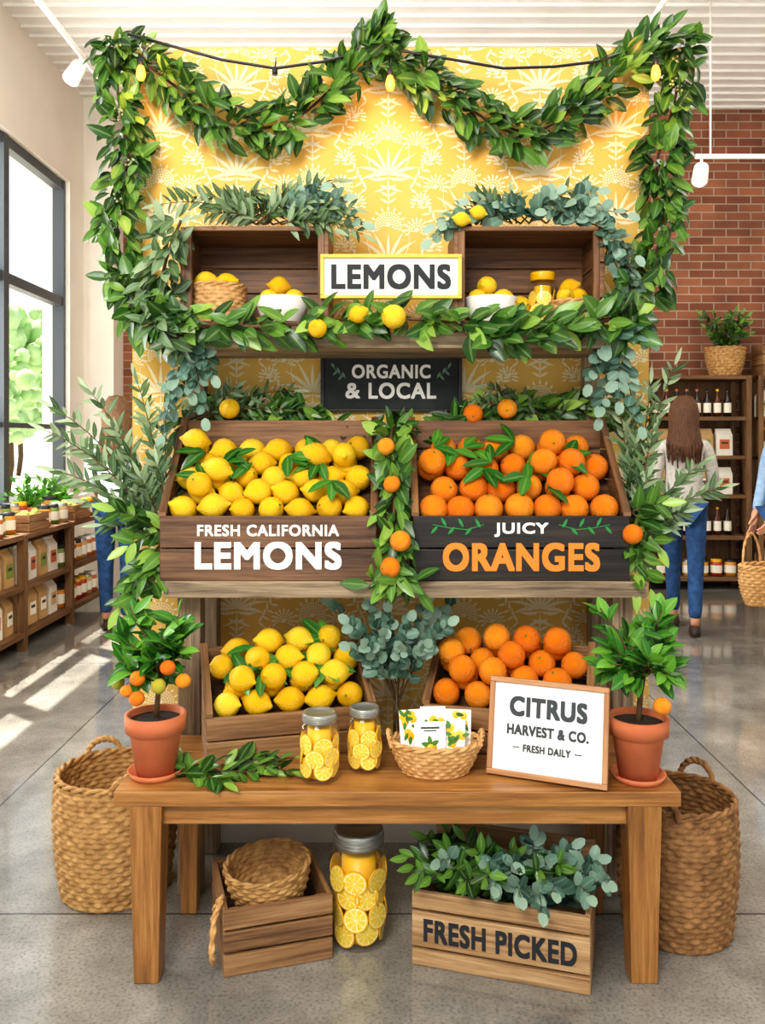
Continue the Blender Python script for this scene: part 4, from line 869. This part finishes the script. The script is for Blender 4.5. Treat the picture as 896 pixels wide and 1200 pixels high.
for yy, xx in ((5.4, -2.66), (6.4, -2.66), (7.0, -2.66)):
    rt = root('potted_herb', T(xx, yy, .7655), 'small potted green herb near the window', 'potted plant', 'potted herbs on the low shelving')
    b = MB(); b.lathe([(0, 0), (.055, 0), (.075, .12), (.068, .12), (.06, .1), (0, .1)], 20); b.obj('pot', ['terra'], rt)
    b = MB()
    for k in range(110): 
        d = Vector((R.gauss(0, .6), R.gauss(0, .6), R.uniform(.4, 1.2))); b.leaf(Vector((0, 0, .1))+d*R.uniform(.0, .2), d+Vector((R.gauss(0, .5), R.gauss(0, .5), 0)), Vector((R.gauss(0, 1), R.gauss(0, 1), 1)), .075, .032, R.uniform(.3, 1))
    b.obj('foliage', ['cleaf'], rt)
# ------------------------------------------------------------ back shelving
for cx in (2.87, 3.98):
    shelving('shelving_unit', T(cx, 7.85, 0), 1.05, .4, 1.98, (.12, .5, .88, 1.24, 1.6, 1.98), 'tall wooden shelving of bottles and bags against the brick wall', 'shelfw')
    for zi, z in enumerate((.1205, .5005, .8805, 1.2405, 1.6005)):
        x = cx-.41
        md = ('j', 'b', 'g', 'g', 'b')[(zi+(cx > 3)*3) % 5]
        while x < cx+.43:
            if md == 'b': inst('bottle', R.choice(BO), T(x, 7.97, z), 'dark bottle with pale label on the tall shelf', 'bottle', 'bottles on the tall shelving'); x += .095
            elif md == 'g': inst('paper_bag', R.choice(BG), T(x, 7.98, z), 'packaged dry goods bag on the tall shelf', 'bag', 'bags on the tall shelving'); x += .18
            else: inst('jar', R.choice(JG), T(x, 7.96, z) @ Matrix.Scale(1.2, 4), 'preserve jar with paper label on the tall shelf', 'jar', 'jars on the tall shelving'); x += .13
basket('wicker_basket', T(3.22, 8.03, 1.9805), .13, .18, .26, 10, 30, 'wick', 'wicker planter basket on the tall shelving', (), .01, 1, .006)
b = MB()
for k in range(14):
    a_ = k*2.4; e = Vector((3.22+math.cos(a_)*.26*R.uniform(.4, 1), 7.98+math.sin(a_)*.14, 2.28+R.uniform(.05, .3))); b.branch((3.22, 8.03, 2.2), e, .1, 9, .09, .045, LAN, 0, .8, .004, 1, .1, .8)
b.v = [Vector((v.x, min(v.y, 8.27), v.z)) for v in b.v]
tag(b.obj('leafy_plant', ['leaf', 'twig']), 'bushy green plant growing in the wicker planter', 'plant')
slat_crate('slatted_crate', T(3.72, 7.9, 1.9805), .4, .25, .3, 3, 'pale wooden crate on top of the tall shelving', 'crateb')
# ------------------------------------------------------------ ceiling fixtures
def track(p0, p1, heads, label):
    rt = root('track_light', Matrix.Translation(p0), label, 'lamp', 'track lights'); d = Vector(p1)-Vector(p0)
    b = MB(); b.tube([(0, 0, 0), d], .018, 8); b.tube([d*.05, d*.05+Vector((0, 0, ZC-.03-p0[2]))], .007, 6); b.tube([d*.95, d*.95+Vector((0, 0, ZC-.03-p0[2]))], .007, 6); b.obj('rail', ['white'], rt)
    for t in heads:
        q = d*t; b = MB(); b.tube([q, q-Vector((0, 0, .07))], .01, 8); b.lathe([(.0, 0), (.05, .01), (.055, .15), (.045, .15), (.04, .1), (0, .1)], 18, Matrix.Translation(q-Vector((0, 0, .07))) @ Euler((math.pi*.85, .3, 0)).to_matrix().to_4x4()); b.obj('lamp_head', ['white'], rt)
        b = MB(); b.ball(q-Vector((0.03, 0.05, .2)), .03, 0, 12); b.obj('bulb', ['spot'], rt)
track((-1.99, 4.0, 3.93), (-1.99, 6.8, 3.93), (.58,), 'white ceiling track with spot lamp over the aisle')
track((2.2, 6.0, 3.38), (4.3, 6.0, 3.38), (.02, .55), 'white ceiling track with spot lamps near the brick wall')
b = MB(); b.tube([(XL+.1, 5.2, 4.3), (XR-.1, 5.2, 4.3)], .035, 10); b.tube([(1.9, 5.2, 4.35), (1.9, 7.2, 4.35)], .02, 8); tag(b.obj('ceiling_pipe', ['ceilw']), 'white painted pipe running under the ceiling', 'pipe')
# ------------------------------------------------------------ people
def skin(name, vs, es, rs, mat, parent, sub=2):
    me = bpy.data.meshes.new(name); me.from_pydata([tuple(v) for v in vs], es, [])
    o = bpy.data.objects.new(name, me); col.objects.link(o)
    md = o.modifiers.new('Skin', 'SKIN'); md.use_smooth_shade = True
    for i, r in enumerate(rs):
        sv = me.skin_vertices[0].data[i]; sv.radius = r if isinstance(r, tuple) else (r, r); sv.use_root = (i == 0)
    sb = o.modifiers.new('Sub', 'SUBSURF'); sb.levels = sub; sb.render_levels = sub
    bpy.context.view_layer.update(); dg = bpy.context.evaluated_depsgraph_get()
    m2 = bpy.data.meshes.new_from_object(o.evaluated_get(dg)); bpy.data.objects.remove(o)
    m2.materials.clear(); m2.materials.append(M[mat])
    for p in m2.polygons: p.use_smooth = True
    m2.name = name; n = bpy.data.objects.new(name, m2); col.objects.link(n); n.parent = parent; return n
def person(Mx, label, topm, hairm, arms, step=.12, longtop=.0):
    rt = root('person', Mx, label, 'person', 'shoppers in the store')
    vs = []; es = []; rs = []
    def add(p, r, par=None):
        vs.append(Vector(p)); rs.append(r)
        if par is not None: es.append((par, len(vs)-1))
        return len(vs)-1
    pel = add((0, 0, .92), (.12, .095)); wa = add((0, 0, 1.05), (.1, .08), pel); chs = add((0, .01, 1.25), (.12, .09), wa)
    nb = add((0, .012, 1.40), .055, chs); nk = add((0, 0, 1.45), .045, nb); h1 = add((0, -.012, 1.50), (.058, .065), nk); h2 = add((0, -.005, 1.57), (.075, .088), h1); h3 = add((0, .005, 1.64), (.06, .066), h2)
    ns = add((0, -.095, 1.545), .012, h2)
    J = {}
    for s, k in ((-1, 'l'), (1, 'r')):
        sh = add((s*.15, .01, 1.355), .045, chs); el, wr = arms[k]
        e = add(el, .034, sh); w = add(wr, .023, e); d = (Vector(wr)-Vector(el)).normalized()
        side = Vector((0, -1, 0)) if abs(d.y) < .7 else Vector((0, 0, 1))
        side = (side-d*side.dot(d)).normalized(); pn = d.cross(side)
        pm = add(Vector(wr)+d*.05, (.03, .016), w)
        for q, (o_, L) in enumerate(((.026, .07), (.009, .08), (-.009, .075), (-.026, .06))):
            a1 = add(Vector(wr)+d*.085+side*o_, .009, pm); a2 = add(Vector(wr)+d*(.085+L*.5)+side*o_+pn*.006, .008, a1); add(Vector(wr)+d*(.085+L*.95)+side*o_+pn*.02, .006, a2)
        t1 = add(Vector(wr)+d*.05+side*.035, .009, w); add(Vector(wr)+d*.085+side*.05, .008, t1)
        hp = add((s*.08, 0, .87), .08, pel); kn = add((s*.08, -step*s*.5-.02, .48), .052, hp); an = add((s*.075, -step*s+.01, .09), .034, kn); add((s*.08, -step*s-.12, .035), (.033, .025), an)
        J[k] = (Vector((s*.15, .01, 1.355)), Vector(el), Vector(wr), Vector((s*.08, 0, .87)), Vector((s*.08, -step*s*.5-.02, .48)), Vector((s*.075, -step*s+.01, .09)))
    skin('body', vs, es, rs, 'skin', rt)
    vs, es, rs = [], [], []
    hem = add((0, 0, .9-longtop), (.155, .12)); a0 = add((0, 0, 1.02), (.135, .11), hem); a1 = add((0, .01, 1.24), (.14, .11), a0); add((0, .01, 1.41), (.07, .065), a1)
    for k in 'lr':
        sh, el, wr = J[k][:3]; i = add(sh, .06, a1); i = add(el, .048, i); i = add(el.lerp(wr, .93), .036, i)
    skin('sweater', vs, es, rs, topm, rt)
    vs, es, rs = [], [], []
    p = add((0, 0, .93), (.14, .11))
    for k in 'lr':
        hp, kn, an = J[k][3:]; i = add(hp, .092, p); i = add(kn, .062, i); i = add(an+Vector((0, 0, .02)), .048, i)
    skin('jeans', vs, es, rs, 'jeans', rt)
    for k in 'lr':
        an = J[k][5]; b = MB(); b.lathe([(0, 0), (.042, .0), (.047, .03), (.038, .07), (0, .085)], 16, Matrix.Translation((an.x, an.y-.06, .001)) @ Matrix.Diagonal((.9, 2.6, 1, 1))); b.obj('shoe', ['shoe'], rt)
    b = MB(); b.ball((0, .012, 1.6), .1, 0, 20, (.86, .98, 1.0))
    for k in range(130):
        an = R.uniform(-2.1, 2.1); sx, cy = math.sin(an), math.cos(an); j = R.uniform(-.008, .008); en = R.uniform(1.17, 1.34)+abs(an)*.03
        wv = R.uniform(0, 6); am = R.uniform(.004, .012)
        pts = [(0, -.01, 1.702), (sx*.05, cy*.055+.0, 1.695), (sx*.085, cy*.095+.008, 1.64), (sx*.094+j, cy*.105+.012, 1.57), (sx*.09+j, cy*.09+.025, 1.49),
               (sx*.1+math.sin(wv)*am, cy*.075+.05, 1.42), (sx*.115+math.sin(wv+1.5)*am, cy*.06+.07, 1.35), (sx*.11+math.sin(wv+3)*am, cy*.045+.09, en)]
        b.tube(pts, lambda t: .011*(1-.55*t*t), 5)
    b.obj('hair', [hairm], rt)
    return rt
reach = {'l': ((-.19, -.08, 1.12), (-.15, -.32, 1.05)), 'r': ((.19, -.06, 1.12), (.16, -.3, 1.0))}
person(T(2.19, 6.2, 0, 160), 'person with long brown hair in gray sweater and blue jeans, standing', 'knit', 'hairb', {'l': ((-.2, -.03, 1.1), (-.13, -.2, .98)), 'r': ((.2, .02, 1.1), (.21, -.08, .87))}, .15, .05)
person(T(-1.93, 6.2, 0, 195), 'person in white top and blue jeans browsing the shelves', 'shirtw', 'hair2', reach, .08, .02)
person(T(2.70, 5.65, 0, -60), 'person in blue shirt and jeans carrying a woven bag', 'shirtb', 'hairb', {'l': ((-.2, -.0, 1.1), (-.2, -.08, .88)), 'r': ((.19, -.14, 1.1), (.13, -.34, .90))}, .1, .02)
basket('woven_bag', T(2.38, 5.33, .36, 20), .12, .17, .24, 12, 30, 'wickl', 'large pale woven bag hanging from a shopper\'s hand', (90, 270), .02, .6, .006, .07, .2, .009)
# ------------------------------------------------------------ lights
w = bpy.data.worlds.new('world'); sc.world = w; w.use_nodes = True
bg = w.node_tree.nodes['Background']; bg.inputs[0].default_value = (.92, .96, 1, 1); bg.inputs[1].default_value = 1.1
def area(x, y, z, sx, sy, e, c, rx=0, ry=0, rz=0):
    l = bpy.data.lights.new('area', 'AREA'); l.shape = 'RECTANGLE'; l.size = sx; l.size_y = sy; l.energy = e; l.color = c
    o = bpy.data.objects.new('added_area_light', l); col.objects.link(o); o.location = (x, y, z); o.rotation_euler = (math.radians(rx), math.radians(ry), math.radians(rz)); return o
area(-.9, -.7, 3.1, 1.5, 1.1, 112, (1, .97, .92), 64, 0, -12)  # added key light behind the camera, no fixture there
area(1.2, 4.4, 4.3, 4.5, 1.6, 95, (1, .96, .9))  # added light high out of view, brightens the back of the shop
area(.3, 3.7, 2.3, 1.6, .8, 32, (1, .97, .93), 180)  # added uplight hidden behind the backdrop to lighten the ceiling
area(XL-.4, 4.3, 2.3, 6, 2.8, 380, (.95, .98, 1), 0, -90, 0)  # added panel outside the left windows, boosts their daylight
s = bpy.data.lights.new('sun', 'SUN'); s.energy = 13; s.angle = .01; s.color = (1, .95, .85); o = bpy.data.objects.new('sun', s); col.objects.link(o)
o.rotation_euler = Vector((.36, -.3, -1)).to_track_quat('-Z', 'Y').to_euler()
